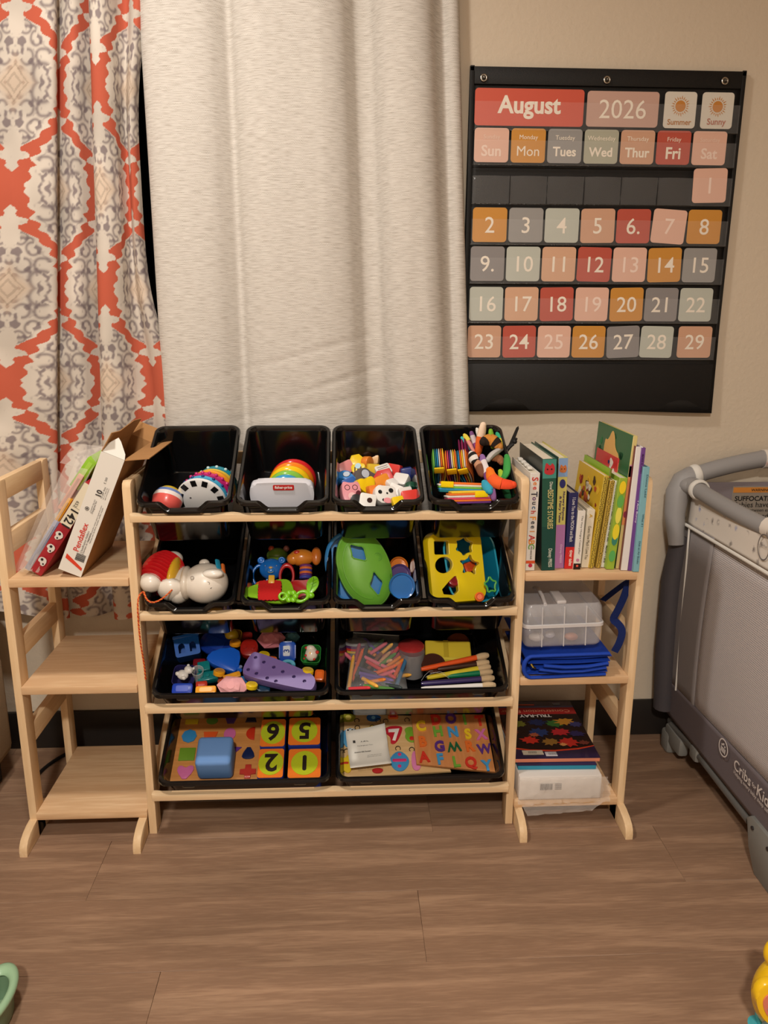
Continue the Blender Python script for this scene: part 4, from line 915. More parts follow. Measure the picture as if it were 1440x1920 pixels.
for (cx,cy,w_,h_,rz) in ((-.003,.040,.017,.027,25),(.012,-.040,.016,.029,-8)):
    b=B(); pp_=dia(cx,cy,w_*1.12,h_*1.1,rz); b.tube([(x,y,zf(x,y)+.003) for x,y in pp_+pp_[:1]],.0017,6); b.build('opening_rim',GN,t)
b=B(); b.prism(circ(1,40,ow*.86,oh*.86),.002,TR(0,0,-.006)); b.build('inner_tray',BLU,t)
b=B(); b.torus((.036,.014,zf(.036,.014)+.003),.009,.0009,n=20,m=6); b.torus((.036,.014,zf(.036,.014)+.003),.005,.0006,n=20,m=6); b.build('round_emblem',P_((90,160,45)),t)
t2=T('blue_sorter_base','blue oval shape sorter base behind the green lid','toy',t.matrix_world@TR(-.024,.004,-.022))
b=B(); ls=[]
for (k,z) in ((.80,-.03),(.97,-.02),(1.0,0),(1.03,.004),(1.0,.007),(.94,.006),(.92,-.016)): ls.append([(ow*k*math.cos(a),oh*k*math.sin(a),z) for a in np.linspace(0,2*PI,48,endpoint=False)])
b.loops(ls,cap0=True,cap1=True); b.build('base_shell',BLU,t2)
b=B(); b.torus((0,0,0),1,.035,TR(0,0,-.012)@Matrix.Diagonal((ow*1.01,oh*1.01,.1,1)),n=48,m=8); b.build('base_rib',BLU,t2)
for (u,v,n,c,s_,lab) in ((744,1063,-.085,(232,130,40),.026,'orange stacking cup at the back beside the green lid'),(746,1080,-.06,(92,70,130),.030,'purple stacking cup between the orange and blue cups'),(750,1100,-.035,(50,120,195),.034,'blue stacking cup nearest the front of the bin')):
    t=T('stacking_cup',lab,'toy cup',MB(1,u,v,n,rx=40),'nested stacking cups')
    b=B(); b.lathe([(s_*.62,-.026),(s_*.7,-.024),(s_*.82,.022),(s_*.88,.024),(s_*.86,.026),(s_*.76,.024),(s_*.66,-.020)],32,RY(8)); b.build('cup_body',P_(c,.25),t)
    b=B(); b.lathe([(s_*.845,.014),(s_*.86,.016),(s_*.845,.018)],32,RY(8)); b.build('cup_rib',P_(c,.25),t)
# --- second tier, fourth bin: yellow sorter lid
YL=P_((238,212,18),.28)
t=T('yellow_sorter_lid','yellow shape sorter lid with square, flower, oval, star and triangle openings','toy',MB(1,856,1063,-.006,rx=40,rz=5)@RY(6))
rr_=lambda w,h,r,cx,cy,a=0:[(cx+x*math.cos(R(a))-y*math.sin(R(a)),cy+x*math.sin(R(a))+y*math.cos(R(a))) for x,y in rrect(w,h,r,3)]
tr_=lambda p,cx,cy,a=0,s=1:[(cx+s*(x*math.cos(R(a))-y*math.sin(R(a))),cy+s*(x*math.sin(R(a))+y*math.cos(R(a)))) for x,y in p]
flower=[((1+.22*math.cos(5*a))*.016*math.cos(a),(1+.22*math.cos(5*a))*.014*math.sin(a)) for a in np.linspace(0,2*PI,40,endpoint=False)]
holes=[rr_(.034,.032,.003,-.033,.046,-3),tr_(smooth_poly(star(6,.024,.016,20),1),.022,.046),tr_(circ(1,24,.021,.0185),-.031,.006,20),tr_(smooth_poly(star(5,.028,.013,80),1),.030,.002),tr_(smooth_poly([(-.032,-.018),(.016,-.026),(.016,.020),(.006,.018)],1),-.018,-.040)]
def yz(x,y): return -.10*max(0,abs(x)-.052)-.12*max(0,abs(y)-.066)
b=hole_plate(rrect(.128,.158,.022,6),holes,.004,sub=1,zf=yz); b.build('lid_plate',YL,t)
b=B(); o_=rrect(.128,.158,.022,6); ls=[]
for k,z in ((1,.004),(1.03,-.002),(1.07,-.02),(1.065,-.02),(1.02,-.004)): ls.append([(x*k,y*k,z) for x,y in o_])
b.loops(ls); b.build('lid_skirt',YL,t)
for hname,hh in zip(('square_opening','flower_opening','oval_opening','star_opening','triangle_opening'),holes):
    b=B(); cx=sum(p[0] for p in hh)/len(hh); cy=sum(p[1] for p in hh)/len(hh)
    ls=[[(cx+(x-cx)*k,cy+(y-cy)*k,z) for x,y in hh] for k,z in ((1.10,.0042),(1.10,.0048),(1.0,.0044),(.97,-.012),(1.0,-.012))]
    b.loops(ls); b.build(hname,YL,t)
t2=T('sorter_bin','teal open container of the shape sorter under the yellow lid','toy',MB(1,882,1062,-.035,rx=38,rz=9)@RY(8))
TL=P_((20,130,165),.25); b=B(); o_=rrect(.125,.165,.045,8); ls=[[(x*k,y*k,z) for x,y in o_] for k,z in ((.84,-.055),(.88,-.052),(1.0,.004),(1.03,.006),(1.03,.010),(1.0,.010),(.97,.004),(.84,-.048))]
b.loops(ls,cap0=True,cap1=True); b.build('container_shell',TL,t2)
b=B(); b.tube([V((x*1.02,y*1.02,.010)) for x,y in o_]+[V((o_[0][0]*1.02,o_[0][1]*1.02,.010))],.0025,8); b.build('container_rim',P_((40,165,200),.2),t2)
b=B(); b.tube([(-.035,.06,.012),(-.012,-.07,.012)],.0018,6); b.build('cross_wire',P_((40,165,200),.2),t2)
for (u,v,n,c,k,lab) in ((878,1067,-.045,(220,80,30),'box','orange shape block seen through the star opening'),(848,1092,-.04,(150,28,40),'round','dark red shape block seen through the triangle opening')):
    t=T('shape_block',lab,'toy block',MB(1,u,v,n,rz=20,rx=25),'shape blocks inside the sorter'); b=B(); b.prism(blockshape(k,.028),.018,bev=.002); b.build('block_body',P_(c),t)
    b=B(); b.prism(blockshape(k,.016),.0008,TR(0,0,.018)); b.build('raised_face',P_(tuple(int(q*.9) for q in c)),t)
t=T('star_ring','green open star outline in the teal container','toy',MB(1,920,1097,-.02,rx=40,rz=10)); b=B(); pts=smooth_poly(star(5,.016,.009),1); b.tube([V((x,y*1.3,0)) for x,y in pts]+[V((pts[0][0],pts[0][1]*1.3,0))],.0022,8); o=b.build('star_outline',P_((90,185,80)),t)
t=T('orange_dial','orange ribbed round dial under the yellow lid','toy',MB(1,899,1119,-.008,rx=35)); b=B(); b.cyl((0,0,-.008),.0105,.012,n=24,bev=.002); b.build('dial',P_((228,110,30)),t)
b=B(); b.torus((0,0,.004),.007,.0012,n=20,m=6)
for k in (-1,0,1): b.box((k*.003,0,.0045),(.001,.009,.001))
b.build('dial_emblem',P_((180,70,30)),t)
# --- third tier, left wide bin
def cup(u,v,n,c,w,h,lab,rx=0,rz=0,ry=0,row=2,square=True,name='stacking_cup'):
    t=T(name,lab,'toy cup',MB(row,u,v,n,rx=rx,rz=rz,ry=ry),'cups in the wide bin')
    o_=rrect(w,w,w*.22 if square else w*.49,5); b=B(); ls=[[(x*k,y*k,z) for x,y in o_] for k,z in ((.82,-h),(.86,-h+.003),(.97,-.003),(1.03,-.002),(1.03,.001),(.97,.001),(.93,-.004),(.80,-h+.006))]
    b.loops(ls,cap0=True,cap1=True); b.build('cup_body',P_(c,.25),t); b=B(); b.loops([[(x*k,y*k,z) for x,y in o_] for k,z in ((.955,-h*.25),(.98,-h*.25-.001),(.945,-h*.25-.003))]); b.build('cup_rib',P_(c,.25),t)
    return t
def wheel(u,v,n,c,par,rx=0,ry=0,rz=0,r=.0135,h=.012,row=2):
    m_=par.matrix_world.inverted()@MB(row,u,v,n,rx=rx,ry=ry,rz=rz); b=B(); b.cyl((0,0,-h/2),r,h,n=26,bev=.002); w_=b.build('wheel',P_(c,.25),par,m_)
    b=B(); b.cyl((0,0,h/2-.0004),r*.55,.0012,n=20,bev=.0004); b.build('hub',P_(tuple(int(q*.92) for q in c),.25),w_)
t=T('house_sorter','blue toy house block with two arched windows at the back left','toy',MB(2,352,1216,-.045,rz=14,rx=25))
HB=P_((24,88,175),.28)
arch=lambda cx,cy,w,h:[(cx-w/2,cy-h/2),(cx+w/2,cy-h/2),(cx+w/2,cy+h*.2),(cx+w*.35,cy+h*.4),(cx,cy+h*.5),(cx-w*.35,cy+h*.4),(cx-w/2,cy+h*.2)]
b=hole_plate(rrect(.058,.046,.006,3),[arch(-.013,-.002,.015,.024),arch(.013,-.002,.015,.024)],.003,M=TR(0,0,.018)); b.build('front_wall',HB,t)
b=B(); o_=rrect(.058,.046,.006,3); b.loops([[(x,y,z) for x,y in o_] for z in (.018,-.030)],cap1=True); b.loops([[(x*.93,y*.93,z) for x,y in o_] for z in (.018,-.028)],cap1=True); b.build('house_shell',HB,t)
b=B(); b.box((0,.026,-.004),(.062,.010,.050),bev=.003); b.build('roof_edge',HB,t)
def trapplate(u,v,n,pts,th,c,lab,name,rx=0,rz=0,ry=0,row=2,bev=.003):
    t=T(name,lab,'toy',MB(row,u,v,n,rx=rx,rz=rz,ry=ry)); b=B(); b.prism(smooth_poly(pts,2),th,TR(0,0,-th/2),bev=bev); b.build('tray',P_(c,.27),t); return t
t=trapplate(404,1208,-.055,[(-.04,-.03),(.045,-.03),(.05,.03),(-.04,.03)],.014,(18,50,140),'dark blue toy tray behind the bright blue cart','toy_tray',rx=15,rz=-25)
b=B(); b.box((0,0,.0075),(.05,.03,.0016),bev=.0005); b.build('raised_panel',P_((20,56,150)),t)
cart=t=trapplate(422,1235,-.028,[(-.052,-.012),(.016,-.036),(.034,-.034),(.036,.012),(.024,.026),(-.02,.022)],.022,(26,92,205),'bright blue wedge shaped toy cart in the middle left','toy_cart',rx=12,rz=-3,ry=8)
b=B(); b.cyl((.037,-.018,.0),.007,.012,TR(.037,-.018,0)@RX(60)@TR(-.037,.018,0),n=20,bev=.001); b.build('axle_boss',P_((40,105,215)),t)
b=B(); b.cyl((.040,-.022,.010),.0035,.004,n=16); b.build('axle_pin',P_((120,130,160)),t)
cup(436,1194,-.055,(190,150,40),.040,.03,'mustard yellow cup with a ball inside at the back',20,-15)
t=T('yellow_ball','dull yellow ball in the mustard cup','ball',MB(2,434,1192,-.048)); b=B(); b.ell((0,0,0),.017); b.build('ball_shell',P_((205,170,30),.3),t); b=B(); b.torus((0,0,0),.0171,.0006,RX(60),n=28,m=5); b.build('seam',P_((180,150,30)),t)
wheel(441,1206,-.035,(225,150,30),cart,rx=-25,rz=-20)
t=trapplate(468,1218,-.045,[(-.022,-.022),(.022,-.022),(.02,.022),(-.02,.022)],.03,(150,28,20),'dark red toy block between the blue cart and pink cup','toy_brick',rx=15)
b=B()
for x in(-.01,.01): b.cyl((x,0,.015),.005,.003,n=14)
b.build('stud',P_((150,28,20)),t)
def gem(u,v,n,c,w,lab,rx=0,rz=0):
    t=T('faceted_cup',lab,'toy cup',MB(2,u,v,n,rx=rx,rz=rz),'pink faceted cups'); m_=6
    b=B(); ls=[]
    for k,z,ph in ((.55,-.020,0),(.9,-.006,.5),(1.0,.010,0),(.62,.022,.5),(.3,.026,0)): ls.append([(w*k*math.cos(2*PI*(i+ph)/m_),w*.72*k*math.sin(2*PI*(i+ph)/m_),z) for i in range(m_)])
    b.loops(ls,cap0=True,cap1=True); b.build('gem_shell',P_(c,.2),t,smooth=0); b=B(); b.prism(circ(w*.25,10),.001,TR(0,0,.026)); b.build('gem_table',P_(c,.15),t)
gem(509,1199,-.045,(205,125,135),.035,'pink faceted cup at the back by the blue cup',rx=30,rz=5)
gem(437,1289,-.020,(232,170,175),.036,'pale pink faceted cup at the front of the bin',rx=25,rz=-8)
gem(548,1196,-.070,(90,140,150),.020,'teal grey faceted cup at the very back',rx=25)
t=T('number_cup','blue rounded cup with a white sticker printed with the digit three','toy cup',MB(2,539,1222,-.035,rx=38),'cups in the wide bin')
b=B(); b.prism(rrect(.040,.050,.010,6),.034,TR(0,0,-.030),bev=.004); b.build('cup_body',P_((26,78,180),.25),t)
b=B(); b.prism(rrect(.016,.024,.002,3),.0007,TR(-.002,.002,.004)); st=b.build('white_sticker',matte((214,218,226)),t)
b=B(); b.text('3',.019,TR(-.002,.002,.0048)@RZ(90),.02); b.build('lettering',matte((24,60,140)),st,smooth=0)
cup(583,1226,-.022,(50,140,60),.045,.042,'green cup with a white and red figure inside',rx=15,rz=-3)
t=T('spotted_figure','white toy animal with red spots sitting in the green cup','toy animal',MB(2,584,1226,-.008,rx=30,rz=-8))
b=B(); b.ell((0,0,0),(.015,.017,.012)); b.ell((-.003,.012,.004),(.011,.008,.008)); b.build('figure_body',P_((224,214,200)),t)
for (x,y,z,r_) in ((-.013,.012,.006,.0035),(.014,.004,.008,.0045),(-.012,-.006,.008,.003),(.009,-.013,.007,.003),(-.015,-.013,.004,.0025)): b=B(); b.ell((x,y,z),r_,u=10,v=8); b.build('red_spot',P_((200,40,35)),t)
b=B(); b.cyl((-.002,.000,.0115),.0025,.001,n=12); b.build('nose',P_((220,170,60)),t)
# purple perforated wedge
wagon=t=T('purple_wagon_base','long purple wagon base with two rows of round holes, upside down','toy',MB(2,526,1262,-.006,rz=-19,rx=8))
wp=[(-.085,-.018),(-.080,.030),(.055,.030),(.085,.006),(.087,-.014),(.080,-.030),(-.02,-.033),(-.075,-.032)]
wp=smooth_poly([(-.086,-.022),(-.083,.026),(-.070,.034),(.060,.018),(.085,.006),(.088,-.018),(.080,-.028),(-.07,-.034)],2)
PUR=P_((124,104,168),.38); hs=[tr_(circ(.0042,12),x,y) for x,y in ((-.068,.018),(-.045,.012),(-.018,.006),(.006,.001),(.035,-.004),(.062,-.008),(-.072,-.016),(-.050,-.020),(-.022,-.024),(.0,-.026))]
b=hole_plate(wp,hs,.004,M=TR(0,0,.004)); b.build('perforated_plate',PUR,t)
b=B(); b.loops([[(x,y,.0045) for x,y in wp],[(x*1.01,y*1.02,.002) for x,y in wp],[(x*1.02,y*1.03,-.016) for x,y in wp]],cap1=True); b.build('plate_skirt',PUR,t)
for h_ in hs:
    cx=sum(p[0] for p in h_)/12; cy=sum(p[1] for p in h_)/12; b=B(); b.cyl((cx,cy,-.002),.0046,.004,n=12); b.build('socket',P_((70,50,110)),t)
wheel(495,1229,-.010,(240,205,30),wagon,rx=-28,rz=-18)
wheel(577,1259,-.004,(240,205,30),wagon,rx=-28,rz=-18)
wheel(472,1286,-.012,(225,190,30),wagon,rx=-28,rz=-18)
wheel(411,1261,-.022,(235,165,30),cart,rx=-28,rz=-20)
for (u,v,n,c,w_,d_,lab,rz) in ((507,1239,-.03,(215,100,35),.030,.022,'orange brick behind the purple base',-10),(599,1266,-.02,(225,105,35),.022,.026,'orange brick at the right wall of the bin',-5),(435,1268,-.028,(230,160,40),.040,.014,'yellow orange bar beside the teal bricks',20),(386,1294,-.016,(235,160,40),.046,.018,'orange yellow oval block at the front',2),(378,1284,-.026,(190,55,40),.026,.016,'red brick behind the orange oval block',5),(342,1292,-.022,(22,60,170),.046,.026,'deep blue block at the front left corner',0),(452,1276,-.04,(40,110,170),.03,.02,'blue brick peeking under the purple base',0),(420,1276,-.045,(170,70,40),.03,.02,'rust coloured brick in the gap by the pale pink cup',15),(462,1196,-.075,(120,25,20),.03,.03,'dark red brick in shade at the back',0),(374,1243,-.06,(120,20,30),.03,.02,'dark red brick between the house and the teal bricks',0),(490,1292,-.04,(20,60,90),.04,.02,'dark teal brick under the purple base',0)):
    t=T('toy_brick',lab,'toy block',MB(2,u,v,n,rz=rz,rx=15),'loose toy bricks in the wide bin'); b=B(); b.prism(rrect(w_,d_,min(w_,d_)*.25,4),.016,TR(0,0,-.012),bev=.002); b.build('brick_body',P_(c),t)
    b=B(); b.prism(rrect(w_*.6,d_*.55,.003,3),.001,TR(0,0,.0038)); b.build('raised_face',P_(tuple(min(255,int(q*1.06)) for q in c)),t)
t=T('curved_blue_block','light blue arched block behind the purple base','toy block',MB(2,541,1253,-.02,rz=-12)); b=B(); b.prism([(math.cos(a)*.017,math.sin(a)*.014) for a in np.linspace(0,PI,12)]+[(math.cos(a)*.008,math.sin(a)*.006) for a in np.linspace(PI,0,8)],.016,bev=.001); b.build('arch',P_((90,170,200)),t); b=B(); b.prism([(math.cos(a)*.0145,math.sin(a)*.0115) for a in np.linspace(.2,PI-.2,10)]+[(math.cos(a)*.0105,math.sin(a)*.008) for a in np.linspace(PI-.2,.2,8)],.0008,TR(0,0,.016)); b.build('raised_face',P_((110,185,215)),t)
cup(345,1266,-.026,(42,40,92),.050,.035,'translucent navy cup holding a white bear figure',rx=10,rz=-4)
t=T('bear_figure','small white bear figure in the navy cup','toy animal',MB(2,346,1262,-.020,rz=-35))
b=B(); b.ell((0,-.006,0),(.014,.012,.010)); b.ell((.004,.010,.004),(.011,.009,.009)); b.ell((-.009,-.012,.004),(.006,.005,.005)); b.ell((.010,-.013,.004),(.006,.005,.005)); h=b.build('figure_body',P_((232,230,226)),t)
for sx in (-1,1): b=B(); b.ell((.004+sx*.008,.018,.006),.0035,u=10,v=8); b.build('ear',P_((232,230,226)),t)
t=T('teal_bricks','teal interlocking brick set left of the blue cart','toy block',MB(2,389,1262,-.035,rz=12,rx=10))
TQ=P_((20,120,125),.2); b=B(); b.box((0,-.012,0),(.046,.022,.022),bev=.002); b.build('long_brick',TQ,t); b=B(); b.box((-.006,.014,.002),(.028,.024,.022),bev=.002); b.build('short_brick',TQ,t)
for x in (-.014,0,.014): b=B(); b.cyl((x,-.012,.011),.005,.004,n=16,bev=.0008); b.build('stud',TQ,t)
t=T('clear_cup','transparent cup standing beside the teal bricks','toy cup',MB(2,371,1262,-.02)); b=B(); b.lathe([(.010,-.03),(.014,.01),(.0135,.01),(.009,-.028)],20); b.build('cup_body',mat('clear_plastic',(235,240,245),.08,alpha=.22,spec=.6),t); b=B(); b.torus((0,0,.010),.0138,.0007,n=20,m=5); b.build('cup_lip',mat('clear_plastic'),t)
# --- third tier, right wide bin: crayons, jars, pouch, brushes
CLR=mat('clear_plastic')
random.seed(11)
cc_=[(225,95,40),(205,50,60),(210,90,110),(95,70,150),(80,130,60),(50,60,60),(225,130,50),(160,60,80),(60,110,150),(200,150,110),(120,70,50),(230,170,70),(220,110,130),(70,60,90)]
def crayon(p,d,c,lab,L_=.085,r=.0047):
    d=V(d).normalized(); m_=FR(p,d.orthogonal(),d.cross(d.orthogonal())); 
    if (m_.to_3x3()@V((0,0,1))).dot(d)<0: m_=m_@RX(180)
    t=T('crayon',lab,'crayon',m_,'crayons in the clear bag')
    b=B(); b.lathe([(0,0),(r,0),(r,L_*.86),(r*.92,L_*.88)],10); b.build('paper_sleeve',matte(c,.6),t)
    b=B(); b.lathe([(r*.9,L_*.87),(r*.88,L_*.90),(r*.45,L_),(0,L_)],10); b.build('wax_tip',matte(tuple(min(255,int(q*1.08)+8) for q in c),.4),t)
cn={0:'orange',1:'red',2:'rose',3:'purple',4:'green',5:'charcoal',6:'light orange',7:'plum',8:'blue',9:'tan',10:'brown',11:'yellow',12:'pink',13:'dark violet'}
fx=[(660,1276,686,1202,0,'leaning steeply at the left of the bag'),(654,1290,664,1222,11,'upright at the far left of the bag'),(672,1252,708,1266,13,'lower left'),(684,1232,746,1262,12,'across the middle, topmost'),(688,1240,742,1272,1,'just under the top pink one'),(674,1262,738,1276,3,'lying across the lower bag'),(676,1268,736,1284,3,'lying under its purple twin'),(682,1286,740,1293,4,'along the front edge of the bag'),(654,1292,690,1290,1,'at the front left corner'),(690,1254,716,1224,10,'behind the middle'),(704,1250,732,1222,9,'pointing up at the back'),(712,1248,738,1228,4,'pointing up right of the tan one'),(722,1252,748,1234,6,'right side, second row'),(728,1256,752,1240,6,'right side, lowest'),(744,1284,764,1228,8,'standing along the right edge'),(736,1276,758,1232,0,'left of the blue one at the right edge'),(678,1250,688,1210,5,'dark, left part of the bag'),(668,1268,682,1236,5,'dark, under the steep orange one'),(694,1226,712,1214,2,'at the back of the bag'),(708,1232,726,1216,11,'small tip at the back'),(738,1238,752,1222,7,'back right'),(700,1272,728,1262,2,'centre of the bag'),(684,1280,708,1276,6,'front, pointing left'),(680,1272,698,1282,11,'front left, short tip'),(726,1242,742,1220,1,'tip at the back right'),(716,1282,744,1288,5,'front right, below the purple pair'),(666,1240,674,1208,7,'far back left'),(698,1246,724,1240,9,'middle, under the rose ones'),(750,1262,766,1236,10,'outside right, beside the blue one'),(706,1262,736,1250,0,'middle right, under the red one')]
for i,(u0,v0,u1,v1,ci,lab) in enumerate(fx):
    n=-.022-.04*(1296-(v0+v1)/2)/80+.004*(i%3)
    a=PB(2,u0,v0,n-.004); c=PB(2,u1,v1,n+.004); crayon(a,c-a,cc_[ci],'%s crayon %s'%(cn[ci],lab),L_=min(.09,max(.05,(c-a).length)))
random.seed(21)
for i in range(14):
    u0=random.uniform(668,742); v0=random.uniform(1222,1284); a_=random.uniform(-.9,.9)+(PI/2 if random.random()<.4 else 0); n=-.046-.03*(1296-v0)/80; ci=i
    a=PB(2,u0,v0,n); c=PB(2,u0+60*math.cos(a_),v0-50*math.sin(a_)*.7,n+.004); crayon(a,c-a,cc_[ci],'%s crayon buried in the pile inside the clear bag'%cn[ci],L_=.06)
t=T('crayon_bag','clear zip bag full of crayons in the wide bin','bag',FRb(2,0))
def pl(row,u,v,n): return FRb(row,0).inverted()@PB(row,u,v,n)
b=B(); g=[]; c4=[pl(2,u,v,n) for u,v,n in ((648,1298,-.03),(765,1298,-.03),(748,1192,-.06),(662,1186,-.06))]
for j in range(17):
    r_=[]
    for i in range(17):
        s=i/16;q=j/16; p=c4[0].lerp(c4[1],s).lerp(c4[3].lerp(c4[2],s),q); e=(math.sin(PI*s)*math.sin(PI*min(1,q*1.1+.02)))**.5 if 0<s<1 and q*1.1+.02<1 and q>0 else 0
        r_.append((p.x,p.y,p.z+.022*e+.0022*math.sin(i*1.7+j*.9)*math.sin(j*1.3)))
    g.append(r_)
b.loops(g,close=False); b.build('clear_film',mat('clear_film',(255,255,255),.07,alpha=.13,spec=.7,bump=.6,bscale=60),t,smooth=80,recalc=False)
b=B(); b.tube([c4[3],c4[2]],.0014,6); b.build('zip_strip',CLR,t)
t=T('striped_jar','clear jar with red and yellow banded collar behind the crayons','jar',MB(2,668,1212,-.080,rx=-35))
b=B(); b.lathe([(.026,-.05),(.030,-.046),(.030,.0),(.028,.002)],28); b.build('jar_body',mat('smoky_plastic',(170,165,165),.15,alpha=.45),t)
for k,(c) in enumerate(((225,180,60),(205,50,40),(90,40,90))): b=B(); b.lathe([(.0303,-.010+.006*k),(.0306,-.005+.006*k)],28); b.build('band',matte(c),t)
b=B(); b.lathe([(.030,.008),(.029,.014),(.02,.018),(0,.019)],28); b.build('lid',mat('frost_lid',(160,158,158),.3,alpha=.75),t)
t=T('red_lid_tub','frosted tub with a red lid between the crayons and brushes','jar',MB(2,771,1222,-.058,rx=-30))
b=B(); b.lathe([(.024,-.05),(.029,-.046),(.031,.010),(.030,.012)],30,TR(0,-.018,0)@Matrix.Diagonal((1,1.6,1,1))); b.build('tub_body',mat('frosted',(150,148,150),.35,alpha=.6),t)
b=B(); b.lathe([(.0,.022),(.026,.021),(.032,.016),(.0325,.002),(.031,.0)],30,TR(0,.002,0)@Matrix.Diagonal((1,1.3,1,1))); b.build('lid',P_((180,50,50),.3),t)
t=T('yellow_pouch','yellow plastic wrapped pouch at the back of the brush side','pouch',MB(2,840,1222,-.055,rz=-3))
b=B(); b.box((0,0,0),(.112,.062,.012),bev=.004,seg=3); b.build('pouch_body',P_((222,196,60),.3),t); b=B(); b.box((-.005,0,.0065),(.012,.060,.0012),bev=.0004); b.build('fold_seam',P_((195,170,50),.3),t)
b=B(); b.box((0,-.026,.0065),(.110,.008,.0016),bev=.0005); b.build('sealed_edge',P_((235,212,80),.3),t)
t=T('brown_disc','dark brown round felt pad overlapping the yellow pouch','felt pad',MB(2,812,1244,-.042)); b=B(); b.cyl((0,0,-.004),.029,.008,n=36,bev=.002); b.build('pad',fabric((70,38,28)),t); b=B(); b.torus((0,0,.004),.0255,.0006,n=36,m=5); b.build('stitching',fabric((90,52,40)),t)
t=T('sponge_dome','rust brown half round sponge at the back wall of the bin','sponge',MB(2,859,1200,-.075)); b=B(); b.lathe([(.0,.010),(.022,.008),(.028,.0),(.028,-.012)],28,Matrix.Diagonal((1,.7,1,1))); b.build('sponge_body',fabric((120,60,35)),t); b=B(); b.lathe([(.0285,-.004),(.0287,-.008)],28,Matrix.Diagonal((1,.7,1,1))); b.build('edge_band',fabric((150,80,50)),t)
for (u0,v0,u1,v1,u2,v2,c,nm,n) in ((789,1255,893,1233,915,1229,(226,88,36),'orange',-.030),(820,1255,893,1245,917,1242,(62,36,28),'dark brown',-.032),(800,1271,896,1254,920,1250,(214,196,50),'yellow',-.034),(838,1268,899,1262,923,1259,(20,120,80),'green',-.036),(789,1282,902,1273,926,1268,(60,48,100),'purple',-.030),(789,1292,904,1286,927,1283,(226,222,218),'white',-.026)):
    a=PB(2,u0,v0,n); c1=PB(2,u1,v1,n); d=(c1-a); L_=d.length; d.normalize(); mm=FR(a,(RB.to_3x3()@V((0,0,1))).cross(d),(RB.to_3x3()@V((0,0,1)))); 
    # local z along the handle
    if (mm.to_3x3()@V((0,0,1))).dot(d)<0: mm=mm@RX(180)
    t=T('paint_brush','chubby paint brush with a %s handle'%nm,'paint brush',mm,'chubby paint brushes')
    b=B(); b.lathe([(0,0),(.0045,.001),(.0058,.01),(.0062,L_*.5),(.0068,L_*.9),(.0066,L_)],14); b.build('handle',P_(c,.3),t)
    b=B(); b.lathe([(.0066,L_),(.0078,L_+.004),(.0088,L_+.014),(.0080,L_+.024),(.005,L_+.031),(0,L_+.033)],16); b.build('bristles',mat('bristle',(205,178,140),.9,bump=1,bscale=500,stretch=(1,1,.1)),t)
for i,(u0,v0,u1,v1) in enumerate(((790,1276,812,1258),(798,1270,834,1262),(806,1262,842,1272))):
    a=PB(2,u0,v0,-.018); c=PB(2,u1,v1,-.018); b=B(); b.tube([a,a.lerp(c,.3)+V((0,0,.006)),a.lerp(c,.7)+V((0,0,.007)),c],.0006,5); 
    tag(b.build('wrapper_thread',CLR),['leftmost','middle','rightmost'][i]+' of three clear plastic strands loosely over the brush handles','plastic strand','plastic strands over the brushes')
# --- bottom tier, left wide bin
F3=FRb(3,0)
def pq(u,v,n): p=F3.inverted()@PB(3,u,v,n); return p.x,p.y
BW=wood('board_birch',(222,160,92),(196,132,70),'x',.5); BW2=wood('board_pale',(232,200,150),(214,176,122),'x',.5)
n0=-.040
t=T('shape_puzzle','wooden peg board puzzle with coloured geometric shapes','puzzle',F3@TR(0,0,n0-.008))
cs=[pq(u,v,n0) for u,v in ((317,1466),(489,1466),(494,1345),(334,1345))]
b=B(); b.prism(cs,.008,bev=.001); b.build('board',BW,t)
def piece(row_t,u,v,pts,c,nm,z=.008,h=.0035,s=1,rz=0,mt=None):
    x,y=pq(u,v,n0); b=B(); b.prism(tr_(pts,x,y,rz,s),h,TR(0,0,z),bev=.0006); return b.build(nm,mt or mat('paint_%d_%d_%d'%c,c,.35,coat=.1),row_t)
ST=.028
for (u,v,pts,c,nm) in ((360,1354,rrect(.032,.014,.001,1),(205,175,30),'yellow_rectangle'),(398,1352,circ(.013,24,1.1,.8),(92,130,50),'green_oval'),(433,1352,[(-.014,.008),(.014,.008),(.008,-.008),(-.008,-.008)],(80,50,110),'purple_trapezoid'),(471,1351,[(-.014,-.006),(.014,-.006),(.010,.008),(-.010,.008)],(40,30,50),'dark_trapezoid'),
  (355,1381,[(p[0],p[1]) for p in circ(.0185,8)],(50,130,185),'blue_octagon'),(394,1383,[(-.017,.015),(.018,.015),(.010,-.013),(-.012,-.013)],(220,88,36),'orange_trapezoid'),(431,1377,circ(.0145,28,1,1.15),(205,105,160),'pink_ellipse'),(471,1376,[(.009,.018),(.009,-.018)]+[(.009-.021*math.sin(a),-.018*math.cos(a)) for a in np.linspace(.2,PI-.2,12)],(190,48,24),'red_half_round'),
  (351,1415,rrect(.038,.034,.001,1),(108,150,44),'green_square'),(442,1409,[(-.012,-.016),(.014,.010),(-.012,.012)],(100,55,140),'purple_triangle'),(466,1412,smooth_poly([(0,.022),(.017,-.008),(.010,-.017),(-.010,-.017),(-.017,-.008)],1),(26,38,80),'navy_cone'),
  (347,1450,smooth_poly([(0,-.022),(.020,.004),(.018,.018),(.008,.019),(0,.011),(-.008,.019),(-.018,.018),(-.020,.004)],1),(208,110,165),'pink_heart'),(464,1448,[(-.006,-.017),(.008,-.017),(.008,-.006),(.020,-.006),(.020,.007),(.008,.007),(.008,.019),(-.006,.019),(-.006,.007),(-.018,.007),(-.018,-.006),(-.006,-.006)],(196,60,50),'red_cross')):
    o=piece(t,u,v,pts,c,nm); o['label']=nm.replace('_',' ')+' puzzle piece'
